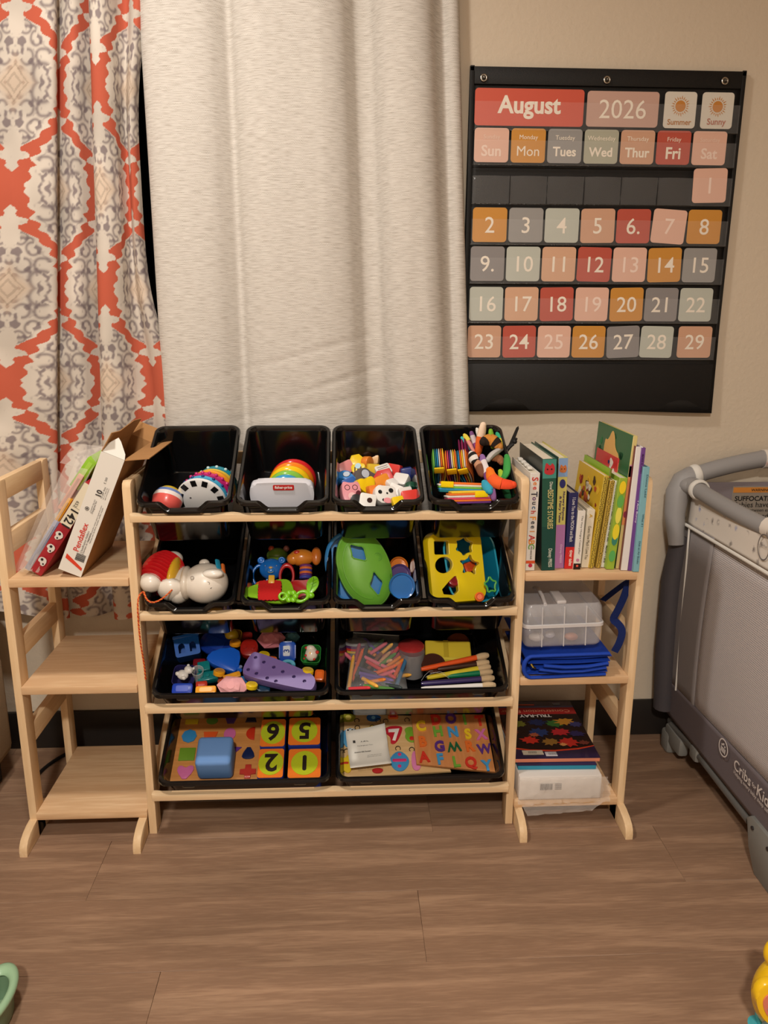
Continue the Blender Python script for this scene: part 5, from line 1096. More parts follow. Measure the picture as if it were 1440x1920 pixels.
t=T('foam_cube','soft plain blue foam cube resting on the shape puzzle','foam cube',F3@TR(*pq(406,1428,n0+.02),n0+.001),'soft foam cubes')
b=B(); b.box((0,.0,.036),(.082,.075,.070),bev=.010,seg=4); b.build('cube_body',mat('foam_blue',(104,146,205),.6,spec=.3,bump=.15,bscale=40),t); b=B(); b.box((-.0,-.0365,.036),(.060,.0015,.050),bev=.0006); b.build('face_panel',mat('foam_blue'),t)
FO=(228,120,40)
for (u,v,d,nm,rest) in ((512,1374,'6','six','at the upper left of its group'),(571,1371,'5','five','at the upper right of its group'),(508,1431,'2','two','at the lower left of its group'),(571,1431,'1','one','at the lower right of its group')):
    x,y=pq(u,v,-.012); wd=.0775 if u>540 else .060
    yo=-.0
    t=T('foam_cube','soft orange number cube showing an upside down %s, %s'%(nm,rest),'foam cube',F3@TR(x,y,-.012-.062),'soft foam cubes')
    b=B(); b.box((0,0,.031),(wd,.0765,.062),bev=.005,seg=3)
    b.build('cube_body',mat('foam_side_blue',(40,60,150),.7,spec=.2),t)
    b=B(); b.prism(rrect(wd-.001,.0755,.006,4),.0015,TR(0,0,.0615)); b.build('orange_face',fabric(FO),t)
    b=B(); b.prism(circ(.0315,36,.92 if u<540 else 1,1),.001,TR(0,0,.063)); b.build('lime_circle',fabric((176,190,36)),t)
    b=B(); b.text(d if d!='1' else 'I',.05,TR(0,0,.0643)@RZ(180),.035,sx=0) if False else b.text(d,.062,TR(0,0,.0643)@RZ(180),.03) if d!='1' else b.prism(rrect(.0095,.040,.0045,4),.0005,TR(0,0,.064)); b.build('numeral',matte((34,20,16)),t,smooth=0)
# --- bottom tier, right wide bin
n0=-.042
t=T('number_puzzle','pale wooden number puzzle board with coloured creature digits','puzzle',F3@TR(0,0,n0-.008))
cs=[pq(u,v,n0) for u,v in ((638,1458),(846,1446),(800,1342),(637,1338))]
b=B(); b.prism(cs,.008,bev=.0015); b.build('board',BW2,t)
def blob(w,h,k=0): return [((1+.08*math.sin(3*a+k))*w*math.cos(a),(1+.08*math.cos(2*a+k))*h*math.sin(a)) for a in np.linspace(0,2*PI,24,endpoint=False)]
def loop_(tt,u,v,r=.006,ph=0):
    x,y=pq(u,v,n0); b=B(); b.tube([(x+r*math.cos(a),y+r*math.sin(a),.0125) for a in np.linspace(-.6+ph,PI+.8+ph,14)],.0009,5); b.build('wire_loop',matte((40,30,25)),tt)
for (u,v,pts,c,nm) in ((653,1347,blob(.018,.012),(150,150,40),'olive_piece'),(700,1347,blob(.018,.010,1),(40,90,160),'blue_piece'),(737,1345,rrect(.026,.012,.004,3),(226,110,50),'orange_piece'),(656,1382,smooth_poly([(-.014,.022),(.014,.024),(.018,.0),(.008,-.010),(.004,-.028),(-.012,-.03),(-.018,-.005)],2),(90,160,205),'pale_blue_piece'),(698,1370,circ(.013,24,1.1,1),(226,190,60),'yellow_ring_piece'),
  (738,1379,smooth_poly([(-.020,.024),(.022,.026),(.023,.012),(.006,-.024),(-.010,-.026),(-.006,-.004),(-.022,.006)],2),(196,36,52),'red_piece'),(770,1378,smooth_poly([(-.006,.022),(.010,.02),(.012,-.022),(-.006,-.022),(-.016,-.006),(-.010,.004),(-.016,.014)],2),(120,170,50),'green_piece'),
  (649,1432,smooth_poly([(-.016,.012),(.0,.014),(.004,.024),(.014,.014),(.014,-.016),(.006,-.028),(-.006,-.02),(-.016,-.006)],2),(232,200,40),'yellow_piece'),(749,1427,smooth_poly([(0,.029),(.022,.010),(.024,-.008),(.010,-.028),(-.010,-.028),(-.024,-.008),(-.022,.010)],2),(70,150,205),'blue_drop_piece'),(780,1427,smooth_poly([(-.010,.026),(.010,.026),(.012,-.026),(-.012,-.026)],2),(220,130,180),'pink_piece'),(708,1446,blob(.013,.007),(190,40,40),'small_red_piece')):
    o=piece(t,u,v,pts,c,nm); o['label']=nm.replace('_',' ')
    if nm in('olive_piece','yellow_ring_piece'): piece(t,u,v,circ(.0075,16),(235,220,110),'inlay',z=.0115,h=.0008)
    if nm=='red_piece': piece(t,u+1,v-1,[(-.014,.014),(.014,.016),(.002,-.019),(-.006,-.017),(.003,.006),(-.014,.005)],(236,226,220),'white_seven',z=.0115,h=.0009)
    if nm=='blue_drop_piece':
        for dy in (-13,13): piece(t,u,v+dy*.85,circ(.0045,14),(214,60,120),'dot',z=.0115,h=.0009)
        piece(t,u,v,rrect(.034,.008,.003,3),(214,60,120),'bar',z=.0115,h=.0009)
    if nm=='pale_blue_piece':
        for dx in (-4,4):
            piece(t,u+dx,v-11,circ(.0052,16),(238,238,236),'eye',z=.0115,h=.0009); piece(t,u+dx+.5,v-11,circ(.0026,12),(20,20,24),'pupil',z=.0124,h=.0006)
    if nm=='green_piece': piece(t,u+2,v+8,circ(.006,14),(200,50,40),'inlay',z=.0115,h=.0009)
    if nm=='yellow_piece': piece(t,u,v,rrect(.012,.006,.002,2),(205,60,40),'inlay',z=.0115,h=.0009)
    if nm=='orange_piece': piece(t,u,v,rrect(.018,.005,.002,2),(190,40,50),'inlay',z=.0115,h=.0009)
    if nm=='blue_piece': piece(t,u,v,circ(.005,14),(120,180,220),'inlay',z=.0115,h=.0009)
for (u,v) in ((669,1353),(709,1353),(723,1354),(670,1366),(698,1365),(746,1405),(772,1407),(650,1410),(763,1352)): loop_(t,u,v)
n0=-.030
t=T('alphabet_puzzle','tan wooden alphabet puzzle board tilted over the number puzzle','puzzle',F3@TR(0,0,n0-.008))
cs=[pq(u,v,n0) for u,v in ((781,1432),(884,1443),(929,1447),(909,1339),(771,1339))]
b=B(); b.prism([cs[0],cs[1],cs[2],cs[3],cs[4]],.008,bev=.0015); b.build('board',wood('board_tan',(214,150,92),(192,126,72),'y',.5),t)
def letter(ch,u,v,c,sz=.034,rz=4):
    x,y=pq(u,v,n0); 
    b=B(); me=textmesh('W' if ch=='M' else ch,sz*(.92 if ch in 'MW' else 1),.03 if ch in 'MW' else .04,None,0,raw=True); 
    bm=b.bm; bm.from_mesh(me); bmesh.ops.remove_doubles(bm,verts=bm.verts,dist=1e-6); r=bmesh.ops.extrude_face_region(bm,geom=bm.faces[:]); 
    for q in [g for g in r['geom'] if isinstance(g,bmesh.types.BMVert)]: q.co.z+=.004
    mm=TR(x,y,.008)@RZ(rz+(180 if ch=='M' else 0))@Matrix.Diagonal((1,1.12,1,1))
    for q in bm.verts: q.co=mm@q.co
    b._f(); o=b.build('letter',mat('paint_%d_%d_%d'%c,c,.35,coat=.1),t,smooth=30); o['label']='letter %s'%ch
rd=(205,55,40);bl_=(70,150,205);gn=(110,165,60);yl=(232,196,40);pu=(88,50,130);og=(222,110,45);dg=(30,95,60);pk=(210,110,170)
for ch,u,v,c in (('A',795,1420,rd),('F',825,1424,bl_),('L',855,1429,gn),('Q',883,1432,rd),('Y',913,1436,bl_),('B',792,1391,og),('G',824,1400,pu),('M',851,1401,dg),('R',880,1400,og),('W',908,1405,pu),('C',789,1362,yl),('H',821,1372,gn),('N',849,1373,bl_),('S',877,1377,yl),('X',902,1378,pk),('D',817,1350,rd),('O',845,1348,pu),('I',871,1350,gn),('T',899,1352,rd)): letter(ch,u,v,c)
# gift receipt, curling at the edges
t=T('gift_receipt','white paper gift receipt curling on top of the number puzzle','receipt',F3@TR(0,0,-.0225))
c4=[V((*pq(u,v,-.0225),0)) for u,v in ((657,1445),(734,1436),(721,1364),(648,1376))]
b=B(); g=[]
for j in range(11):
    r_=[]
    for i in range(9):
        s=i/8;q=j/10; p=c4[0].lerp(c4[1],s).lerp(c4[3].lerp(c4[2],s),q); r_.append((p.x,p.y,.001+.010*(abs(q-.5)*2)**3+.008*(s if q>.5 else s*.3)**3))
    g.append(r_)
b.loops(g,close=False); o=b.build('paper',mat('paper_white',(224,222,214),.8,spec=.2),t,smooth=80); q_=o.modifiers.new('t','SOLIDIFY'); q_.thickness=.0003
ex=(c4[1]-c4[0]).normalized(); ang=math.degrees(math.atan2(ex.y,ex.x))
def rt(txt,u,v,w_,sz=.006,bold=0,z=.004): x,y=pq(u,v,-.020); return txt,TR(x,y,z)@RZ(ang),w_,sz,bold
b=B()
for (tx,u,v,w_,bo) in (('A gift for you',688,1390,.030,.02),('You can get your Surprise Refund',691,1397,.055,0),('Amazon Gift Receipt',680,1410,.040,.02),('Scan the QR code to learn more',702,1415,.034,0),('about your gift or start a return',702,1418,.034,0),('Order placed and sold by a seller',693,1436,.060,0),('Thanks for the gift and enjoy it',694,1440,.060,0)):
    x,y=pq(u,v,-.020); b.text(tx,.006,TR(x,y,.0028)@RZ(ang),bo,w_)
x,y=pq(664,1391,-.020); b.box((0,0,0),(.006,.007,.0003),TR(x,y,.0030)@RZ(ang)); b.build('lettering',matte((60,58,56)),t,smooth=0)

# =============== left side shelf: box, plastic bag with red box
CB=mat('cardboard',(170,126,82),.85,spec=.15,var=.06,vscale=30); WHC=mat('carton_white',(226,222,214),.6,spec=.3)
# carton spine quad on the photo -> plane y=1.63, leaning right
yS=1.622
pA=atY(104,1074,yS); pB=atY(151,1088,yS); pC=atY(224,872,yS); pD=atY(190,860,yS)
pA.z=pA.z; ax=(pD-pA).normalized(); base=V(((pA.x+pB.x)/2,yS,.6345))
lean=math.atan2(((pD.x+pC.x)/2-(pA.x+pB.x)/2),((pD.z+pC.z)/2-(pA.z+pB.z)/2))
Hh=((pD+pC)/2-(pA+pB)/2).length; Wd=.050
t=T('file_folder_carton','white and kraft cardboard carton with torn open flaps leaning on the post','box',TR(base.x-.0+.004,yS,.6345+.5*Wd*math.sin(lean))@RY(math.degrees(lean)))
D_=.235; H_=Hh+.005
b=B(); 
th=.002
b.box((0,.001,H_/2),(Wd,.002,H_)); b.build('spine_panel',WHC,t)
b=B(); b.box((Wd/2-.001,D_/2,H_/2),(.002,D_-.002,H_)); b.build('side_panel',CB,t)
b=B(); b.box((-Wd/2+.001,D_/2,H_/2),(.002,D_-.002,H_)); b.build('side_panel',CB,t)
b=B(); b.box((0,D_-.001,H_/2),(Wd,.002,H_)); b.build('back_panel',CB,t)
b=B(); b.box((0,D_/2,.001),(Wd,D_-.004,.002)); b.build('bottom_panel',CB,t)
b=B(); b.prism([(-Wd/2,0),(Wd/2,0),(Wd/2-.004,.012),(.002,.034),(-.006,.040),(-.020,.020)],.0015,FR((0,.002,H_),(1,0,0),(0,.5,.86)),); b.build('torn_flap',WHC,t)
b=B(); b.box((0,0,0),(.050,D_,.0018),TR(Wd/2,D_/2,H_)@RY(-28)@TR(.026,0,0)); b.build('top_flap',CB,t)
b=B(); b.prism([(0,0),(D_,0),(D_+.01,.042),(D_*.7,.050),(D_*.3,.038),(-.004,.046)],.0018,FR((-Wd/2,0,H_),(0,1,0),(.15,0,1))); b.build('top_flap',CB,t)
b=B(); b.box((0,0,0),(Wd,.045,.0018),TR(0,D_,H_)@RX(40)@TR(0,.022,0)); b.build('top_flap',CB,t)
SPN=lambda x,z,y=-.0004: FR((x,y,z),(0,0,1),(-1,0,0))   # reading bottom to top
b=B(); b.text('Pendaflex',.03,SPN(-.004,.085),.012,.066); b.build('lettering',matte((206,48,36)),t,smooth=0)
b=B(); b.text('10',.016,SPN(.000,.190),.03); b.text('Classification folders',.006,SPN(.007,.078),0,.052); b.text('Chemises de classement',.006,SPN(.012,.076),0,.052)
for k,(tx,x_,z_,w_) in enumerate((('10 per box',.008,.195,.026),('8.5 x 11 letter size',.012,.195,.026),('paper and pressboard',.016,.195,.026),('Made with recycled fiber content, please recycle the carton',.014,.125,.085),('Fabrique avec des fibres recyclees, veuillez recycler',.018,.122,.085),('Contents may vary',-.003,.160,.03),('Designed for',.001,.158,.03),('E 300',.004,.222,.014))): b.text(tx,.004,SPN(x_,z_),0,w_)
random.seed(3); z_=.034
while z_<.050: w_=random.choice((.0006,.001,.0014)); b.box((0,-.0005,z_),(.020,.0004,w_),TR(.010,0,0)); z_+=w_+random.choice((.0006,.001))
b.build('small_print',matte((60,56,54)),t,smooth=0)
b=B(); b.prism([(-.019,.030),(-.019,.040),(.021,.020),(.021,.014)],.0005,FR((0,-.0002,0),(1,0,0),(0,0,1))); b.build('orange_stripe',matte((214,66,40)),t,smooth=0)
b=B(); b.torus((0,0,0),.0038,.0006,SPN(-.012,.150),n=16,m=4); b.cyl((0,0,0),.0018,.0004,SPN(-.012,.150)); b.build('round_mark',matte((50,48,46)),t,smooth=0)
# red box in clear bag
pA=atY(58,1068,1.625); pD=atY(160,905,1.625)
l2=math.atan2(pD.x-pA.x,pD.z-pA.z)
t=T('red_label_box','narrow red box with a 1421 label and pet stickers, leaning in clear plastic','box',TR(*atY(64,1070,1.625))@RY(math.degrees(l2)))
L2=.235; W2=.026; t.location.z=.6345+W2/2*math.sin(l2)
b=B(); b.box((0,.11,L2/2),(W2,.21,L2),bev=.0015); b.build('box_body',mat('crimson_card',(166,34,46),.5),t)
b=B(); b.box((.0,-.0004,L2-.052),(W2-.001,.0008,.104),bev=.0002,seg=1); lb=b.build('paper_label',mat('label_cream',(222,212,188),.7),t)
b=B(); b.text('1421',.02,FR((.002,-.0012,L2-.085),(0,0,-1),(1,0,0)),.02,.042); b.text('652',.01,FR((-.003,-.0012,L2-.050),(0,0,-1),(1,0,0)),.0,.014); b.box((.002,-.0008,L2-.058),(.020,.0003,.0006)); b.build('lettering',matte((40,36,34)),lb,smooth=0)
for z_,k in ((.104-.0,0),(.070,1),(.035,2)):
    b=B(); b.prism(smooth_poly([(-.010,-.006),(.004,-.009),(.010,-.002),(.008,.008),(-.002,.010),(-.004,.003),(-.010,.002)],1),.0006,FR((0,-.0006,z_),(1,0,0),(0,0,1))@RZ(60+20*k)); s_=b.build('pet_sticker',mat('sticker_white',(214,208,200),.5),t)
    b=B(); b.prism(circ(.003,10,c=(.004,.002)),.0004,FR((0,-.0013,z_),(1,0,0),(0,0,1))@RZ(60+20*k)); b.prism(circ(.002,8,c=(-.005,-.003)),.0004,FR((0,-.0013,z_),(1,0,0),(0,0,1))@RZ(60+20*k)); b.build('spot_print',matte((40,36,36)),s_,smooth=0)
def leanbox(u,v,w,h,d,c,lab,ang,y=1.66,name='craft_pack',cat='craft pack',m=None,strip=None,zoff=0):
    p=atY(u,v,y); t=T(name,lab,cat,TR(p.x,y,max(.6345+w/2*math.sin(R(ang)),p.z)+zoff)@RY(ang)); b=B(); b.box((0,d/2,h/2),(w,d,h),bev=.0015); b.build('pack_body',m or matte(c,.5),t)
    b=B(); b.box((0,-.0003,h*.5),(w*.4,.0006,h*.8)); b.build('edge_strip',matte(strip or tuple(int(q*.85) for q in c)),t); return t
a_=math.degrees(l2)
leanbox(50,1068,.012,.13,.19,(150,160,190),'thin grey blue pack beneath the red box in the plastic bag',a_,1.640)
leanbox(88,1006,.010,.10,.19,(226,165,40),'thin yellow pack behind the red box',a_,1.645)
leanbox(138,915,.022,.075,.14,(140,190,50),'lime green packet sticking out above the red box',a_+2,1.655,strip=(165,210,80))
leanbox(112,955,.012,.09,.16,(220,160,140),'pale pink packet beside the label of the red box',a_,1.648)
t=T('clear_bag','crumpled clear plastic bag around the leaning packets on the left shelf','bag',TR(0,0,0))
FILM=mat('wrap_film',(238,230,222),.1,alpha=.27,spec=.7,bump=.9,bscale=45)
def film(corners,amp,nx_,ny_,par,seed=0,name='bag_film',m=None):
    rng=random.Random(seed); b=B(); g=[]
    for j in range(ny_+1):
        r_=[]
        for i in range(nx_+1):
            s=i/nx_;q=j/ny_; p=V(corners[0]).lerp(V(corners[1]),s).lerp(V(corners[3]).lerp(V(corners[2]),s),q); 
            w_=amp*(.5+.5*math.sin(i*2.1+j*1.3+seed)*math.sin(j*1.7-i*.6))+rng.uniform(-.3,.3)*amp; r_.append(p+V((w_*.3,-w_,w_*.3)))
        g.append(r_)
    b.loops(g,close=False); return b.build(name,m or FILM,par,smooth=80,recalc=False)
A=lambda u,v,y: atY(u,v,y)
film([A(36,1066,1.635),A(54,1070,1.632),A(165,880,1.632),A(122,872,1.66)],.005,6,20,t,1)
film([A(54,1070,1.632),A(72,1074,1.630),A(196,836,1.66),A(150,846,1.70)],.003,5,16,t,2)
film([A(112,868,1.70),A(190,890,1.68),A(200,838,1.76),A(140,832,1.82)],.008,10,7,t,3)
film([A(26,1070,1.70),A(44,1072,1.633),A(130,905,1.66),A(108,880,1.80)],.006,6,12,t,4)

# =============== books on the right side shelf
def bk_text(b,txt,h0,h1,x,w,bold=0,y=-.0006):   # spine text reading top to bottom between heights h0..h1
    b.text(txt,w,FR((x,y,(h0+h1)/2),(0,0,-1),(1,0,0)),bold,abs(h1-h0)) if False else b.mesh(_fit(txt,w,abs(h1-h0),bold),FR((x,y,(h0+h1)/2),(0,0,-1),(1,0,0)))
def _fit(txt,wid,ln,bold):
    me=textmesh(txt,1,bold); xs=[v.co.x for v in me.vertices]; ys=[v.co.y for v in me.vertices]; sx=ln/(max(xs)-min(xs)); sy=wid/(max(ys)-min(ys)) ; sy=min(sy,sx*1.5)
    for v in me.vertices: v.co.x*=sx; v.co.y*=sy; v.co.z=.0003
    return me
PAPER=mat('page_block',(226,216,196),.85,spec=.1,bump=.4,bscale=900,stretch=(1,.05,.05))
ZS=.6345
def book(xb0,xb1,ybot,xt0,xt1,ytop,col,lab,y=1.635,d=.20,parts=(),hard=True,cover=None,rough=.35,name='picture_book',leftcol=None,bulge=0):
    p0=atY((xb0+xb1)/2,ybot,y); pt=atY((xt0+xt1)/2,ytop,y); w=abs(atY(xb1,ybot,y).x-atY(xb0,ybot,y).x)
    ln=math.atan2(pt.x-p0.x,pt.z-ZS); h=(V((pt.x,0,pt.z))-V((p0.x,0,ZS))).length
    t=T(name,lab,'book',TR(p0.x,y,ZS+abs(math.sin(ln))*w/2+.0002)@RY(math.degrees(ln)),'books standing on the right side shelf')
    mc=mat('cover_%d_%d_%d_%d'%(*col,int(rough*100)),col,rough,spec=.4); ov=.002 if hard else 0; tk=.0018 if hard else .0008
    b=B(); b.box((0,.001+.0,h/2),(w,.002,h),bev=.0007,seg=1); b.build('spine',mc,t)
    lc=mat('cover_%d_%d_%d_%d'%(*(leftcol or col),35),leftcol or col,.35)
    for sx in (-1,1): b=B(); b.box((sx*(w/2-tk/2),d/2+.001,h/2),(tk,d,h),bev=.0005,seg=1); b.build('cover',lc if sx<0 else mc,t)
    b=B(); b.box((0,d/2,h/2),(w-2*tk-.0002,d-.006-ov,h-.004-ov*2)); b.build('page_block',PAPER,t)
    for pr in parts:
        k=pr[0]
        if k=='band': b=B(); b.box((0,-.0003,(pr[1]+pr[2])/2*h),(w-.0004,.0008,(pr[2]-pr[1])*h)); b.build('colour_band',matte(pr[3],.4),t,smooth=0)
        if k=='text': b=B(); bk_text(b,pr[1],pr[2]*h,pr[3]*h,pr[5]*w if len(pr)>5 else 0,pr[6]*w if len(pr)>6 else w*.5,pr[7] if len(pr)>7 else .01,-.0009); b.build('lettering',matte(pr[4]),t,smooth=0)
        if k=='dot': b=B(); b.prism(circ(pr[3]*w,18,1,pr[5] if len(pr)>5 else 1),.0004,FR((0,-.0008-.0006*pr[1],pr[1]*h),(1,0,0),(0,0,1))); b.build('emblem',matte(pr[4]),t,smooth=0)
        if k=='blob':
            b=B(); b.prism(smooth_poly([(-.4*w,-.35*w),(.3*w,-.45*w),(.42*w,.1*w),(.2*w,.5*w),(.05*w,.2*w),(-.25*w,.55*w),(-.35*w,.1*w)],2),.0004,FR((0,-.0008,pr[1]*h),(1,0,0),(0,0,1))); b.build('picture_print',matte(pr[2]),t,smooth=0)
            b=B(); 
            for sx in(-1,1): b.prism(circ(.06*w,8,c=(sx*.15*w,0)),.0003,FR((0,-.0012,pr[1]*h),(1,0,0),(0,0,1)))
            b.build('eye_print',matte((30,20,20)),t,smooth=0)
        if k=='leafy':
            b=B(); rng=random.Random(int(xb0)); 
            for q in range(int(h/.004)):
                for xx in (-.25,.2): 
                    a=rng.uniform(0,180); b.prism([(-.0022,0),(0,.0009),(.0022,0),(0,-.0009)],.0003,FR((xx*w+rng.uniform(-.1,.1)*w,-.0008,.003+q*.004),(1,0,0),(0,0,1))@RZ(a))
            b.build('leaf_print',matte(pr[1]),t,smooth=0)['kind']='stuff'
        if k=='cover':   # printed blobs on the left cover
            rng=random.Random(int(xb1)); cols=pr[1]
            for ci,c in enumerate(cols):
                b=B()
                for q in range(pr[2]):
                    yy=rng.uniform(.12,.88)*d; zz=rng.uniform(pr[3],pr[4])*h; r0=rng.uniform(.006,.016)*pr[5]
                    b.prism([((1+.25*math.sin(3*a+q))*r0*math.cos(a),(1+.25*math.cos(2*a+q))*r0*math.sin(a)) for a in np.linspace(0,2*PI,14,endpoint=False)],.0002,FR((-w/2-.0001-.0002*(ci+1),yy,zz),(0,-1,0),(0,0,1)))
                b.build('cover_print',matte(c),t,smooth=0)['kind']='stuff'
    return t
c_=lambda *a:a
o=book(985,1002,1070,996,1012,887,(222,218,212),'white board book of see, touch and feel letters at the left end',parts=(('band',.075,.105,(214,90,50)),('text','a first sensory book',.12,.26,(60,60,64),.0,.35,.01),('dot',.055,0,.22,(190,40,70))),y=1.63,d=.19)
h_=o.children[0].dimensions.z
cols_=[(200,60,50),(220,130,50),(200,60,50),(60,60,70),(110,70,120),(60,60,70),(60,100,140),(200,60,50),(230,150,60),(60,60,70),(60,60,70),(220,140,70),(190,60,60),(220,140,60),(110,160,80),(60,110,70),(60,60,90)]
h_=max(v.co.z for q in o.children for v in q.data.vertices)
for i,ch in enumerate('SeeTouchFeelABC'):
    z_=h_*(.94-.66*i/14.5-(.015 if i>=3 else 0)-(.015 if i>=8 else 0)-(.02 if i>=12 else 0)); s_=.019 if i>=12 or ch in 'STF' else .015
    b=B(); b.text(ch,s_,FR((.0,-.0008,z_),(0,0,-1),(1,0,0)),.02); b.build('letter_print',matte(cols_[i]),o,smooth=0)
for k in range(4): b=B(); b.box((-.002+.001*k,.05+.035*k,h_+.002),(.010,.018,.006),bev=.001); b.build('cut_out_step',mat('carton_white'),o)
book(1015,1040,1070,1017,1044,861,(34,82,66),'thick dark green storybook with a teal top band and red creature face',parts=(('band',.83,.995,(70,140,128)),('blob',.91,(186,50,56)),('text','BEDTIME STORIES',.38,.73,(190,180,120),.1,.55,.02),('text','Disney',.72,.80,(210,214,200),.1,.3,.01),('text','Disney PRESS',.03,.20,(210,214,200),.1,.35,.01),('band',0,.40,(28,70,62))),y=1.630,d=.225,leftcol=(50,56,54))
book(1039.5,1056.5,1067,1046,1067,858,(206,196,110),'nursery rhymes storybook with yellow and lilac spine and a fawn picture',parts=(('band',0,.40,(176,120,172)),('band',.83,.995,(130,160,200)),('blob',.90,(190,110,60)),('dot',.77,0,.32,(50,50,110),1.5),('text','Nursery Rhymes',.44,.70,(70,50,90),.18,.3,.03),('text','& Fairy Tales',.42,.66,(70,50,90),-.18,.3,.03),('text','Disney PRESS',.05,.22,(230,200,225),.1,.25,.01)),y=1.645,d=.22,leftcol=(60,90,80))
book(1057.5,1074,1067,1067,1086,924,(40,42,88),'navy blue storybook with a red base band below its title',parts=(('band',0,.29,(200,42,40)),('text','I Love You to the MOON and Back',.36,.94,(206,204,210),.05,.42,.01),('text','tiger tales',.04,.25,(240,224,214),.1,.42,.02)),y=1.64,d=.15)
book(1074.5,1088,1067,1084,1099,958,(226,222,214),'small white caterpillar storybook next to the navy book',parts=(('band',0,.10,(40,24,22)),('dot',.06,0,.16,(220,90,70)),('text','The Very Hungry Caterpillar',.26,.92,(60,56,54),.08,.3,.0),('dot',.16,0,.22,(190,130,160))),y=1.635,d=.14)
book(1089.5,1103.5,1067,1100.5,1118,956,(222,214,194),'small cream storybook about love with thin brown title',parts=(('text','Guess How Much I Love You',.15,.72,(90,80,64),.0,.42,.0),('text','A',.86,.93,(200,160,60),0,.4,.03)),y=1.645,d=.16)
book(1103.6,1112.7,1067,1133,1142.5,893,(196,170,66),'yellow little storybook with leafy gold spine and a busy yellow cover',parts=(('leafy',(70,54,30)),('cover',((235,190,60),(140,50,40),(80,60,40),(226,214,190),(190,90,50)),7,.35,.92,.8)),y=1.64,d=.185,leftcol=(222,182,40),hard=False)
book(1112.8,1117,1067,1142,1149.5,880,(120,130,50),'thin olive green storybook behind the yellow one',parts=(('dot',.92,0,.3,(160,40,40)),),y=1.66,d=.185,leftcol=(150,190,50),hard=False)
book(1117,1126,1067,1145,1153,902,(190,160,70),'thin storybook with a leafy gold spine beside the olive green one',parts=(('leafy',(70,54,30)),),y=1.64,d=.17,hard=False)
book(1126,1135,1067,1153.5,1162,902,(226,222,216),'thin white picture book with a long black title about a brown bear',parts=(('text','Brown Bear, Brown Bear, What Do You See?    Martin / Carle',.06,.95,(40,38,38),.0,.5,.01),),y=1.645,d=.17,hard=False)
book(1131,1137,1050,1158,1167,860,(200,40,44),'red picture book raised above its neighbours at the back',parts=(('text','ABC',.8,.9,(240,220,214),.1,.5,.03),('cover',((232,225,215),(40,50,110)),4,.70,.95,.7)),y=1.70,d=.15,hard=False,leftcol=(206,44,48))
book(1136,1151,1069,1164,1175.5,897,(150,180,60),'green and yellow painterly picture book spine',parts=(('dot',.15,0,.4,(90,170,90),1.8),('dot',.33,0,.35,(60,130,110),2),('dot',.42,0,.4,(230,210,50),2.5),('dot',.6,0,.35,(230,220,90),3),('dot',.75,0,.4,(100,170,80),2),('dot',.9,0,.4,(236,206,40),2)),y=1.630,d=.17,hard=False)
tall=book(1154,1162,1066,1187,1197,818,(214,196,130),'tallest picture book with cream and orange spine and dark green forest cover',parts=(('band',.34,.78,(222,146,90)),('band',.70,.79,(205,150,170)),('dot',.42,0,.42,(140,50,70),1.8),('cover',((60,130,80),(30,80,50)),5,.62,.94,.8)),y=1.635,d=.235,leftcol=(40,104,64))
w_=abs(atY(1162,1066,1.635).x-atY(1154,1066,1.635).x)
b=B(); b.prism(smooth_poly([(-.055,-.06),(-.060,.035),(-.035,.030),(-.012,.062),(.008,.045),(.016,.020),(.052,.008),(.050,-.055)],2),.0004,FR((-w_/2-.0008,.115,.235),(0,-1,0),(0,0,1))); b.build('peach_shape_print',matte((232,184,112)),tall,smooth=0)
book(1163.5,1176.5,1071,1196.5,1203,838,(226,222,220),'tall white storybook leaning against the purple one',y=1.622,d=.20,leftcol=(120,60,70))
book(1177,1185,1073,1203.5,1210.5,840,(112,70,142),'tall thin purple storybook',parts=(('text','I AM REEEE',.40,.58,(225,215,230),0,.45,.01) if False else ('text','I Am Bunny',.40,.58,(225,215,230),0,.45,.01),('text','MAKE A WISH',.80,.95,(70,40,90),0,.4,.02)),y=1.620,d=.20)
book(1186,1197.5,1079,1206.5,1219,876,(126,178,190),'light blue storybook at the right end, leaning on the post',parts=(('text','Donna Ladd',.72,.93,(60,90,100),.2,.3,.01),('text','What if I',.44,.56,(60,90,100),.2,.3,.01),('text','Dub an Air Books',.08,.30,(60,90,100),.1,.3,.01)),y=1.612,d=.20)

# =============== second shelf right: clear case on a blue bag
zb=.3832
BLB=mat('blue_neoprene',(24,64,170),.6,spec=.3,bump=.4,bscale=700)
SQ=TR(0,0,.384)@Matrix.Diagonal((1,1,.78,1))@TR(0,0,-.384)
t=T('folded_blue_bag','bright blue folded fabric bag with a strap on the middle right shelf','bag',TR(0,0,0))
xl_,xr_=.405,.600
for k,(z0_,h_,x0_,x1_) in enumerate(((.384,.019,xl_+.004,xr_-.004),(.402,.017,xl_+.014,xr_-.002),(.418,.017,xl_+.006,xr_),(.434,.016,xl_,xr_+.003))):
    b=B(); ls=[]; m_=18
    for j in range(m_+1):
        q=j/m_; x=x0_+(x1_-x0_)*q; sag=-.004*math.sin(PI*q)*(k>0)*(1 if k<2 else .3); up=.010*max(0,q-.6)*(k>=0)
        hh=h_*.52*(math.sin(PI*min(1,max(0,q*1.0)))**.25*.9+.1 if j not in(0,m_) else .35)
        ls.append([(x,1.615+.125+(.125)*(abs(math.cos(a))**.35*math.copysign(1,math.cos(a))),z0_+h_/2+sag+up+hh*math.sin(a)) for a in np.linspace(0,2*PI,16,endpoint=False)])
    b.loops(ls,cap0=True,cap1=True); b.build('fold_layer',BLB,t,SQ)
P=[]
for q in np.linspace(0,1,24): a=PI/2+PI*q; P.append((xl_+.014+.018*math.cos(a),1.612,.418+.0335*math.sin(a)))
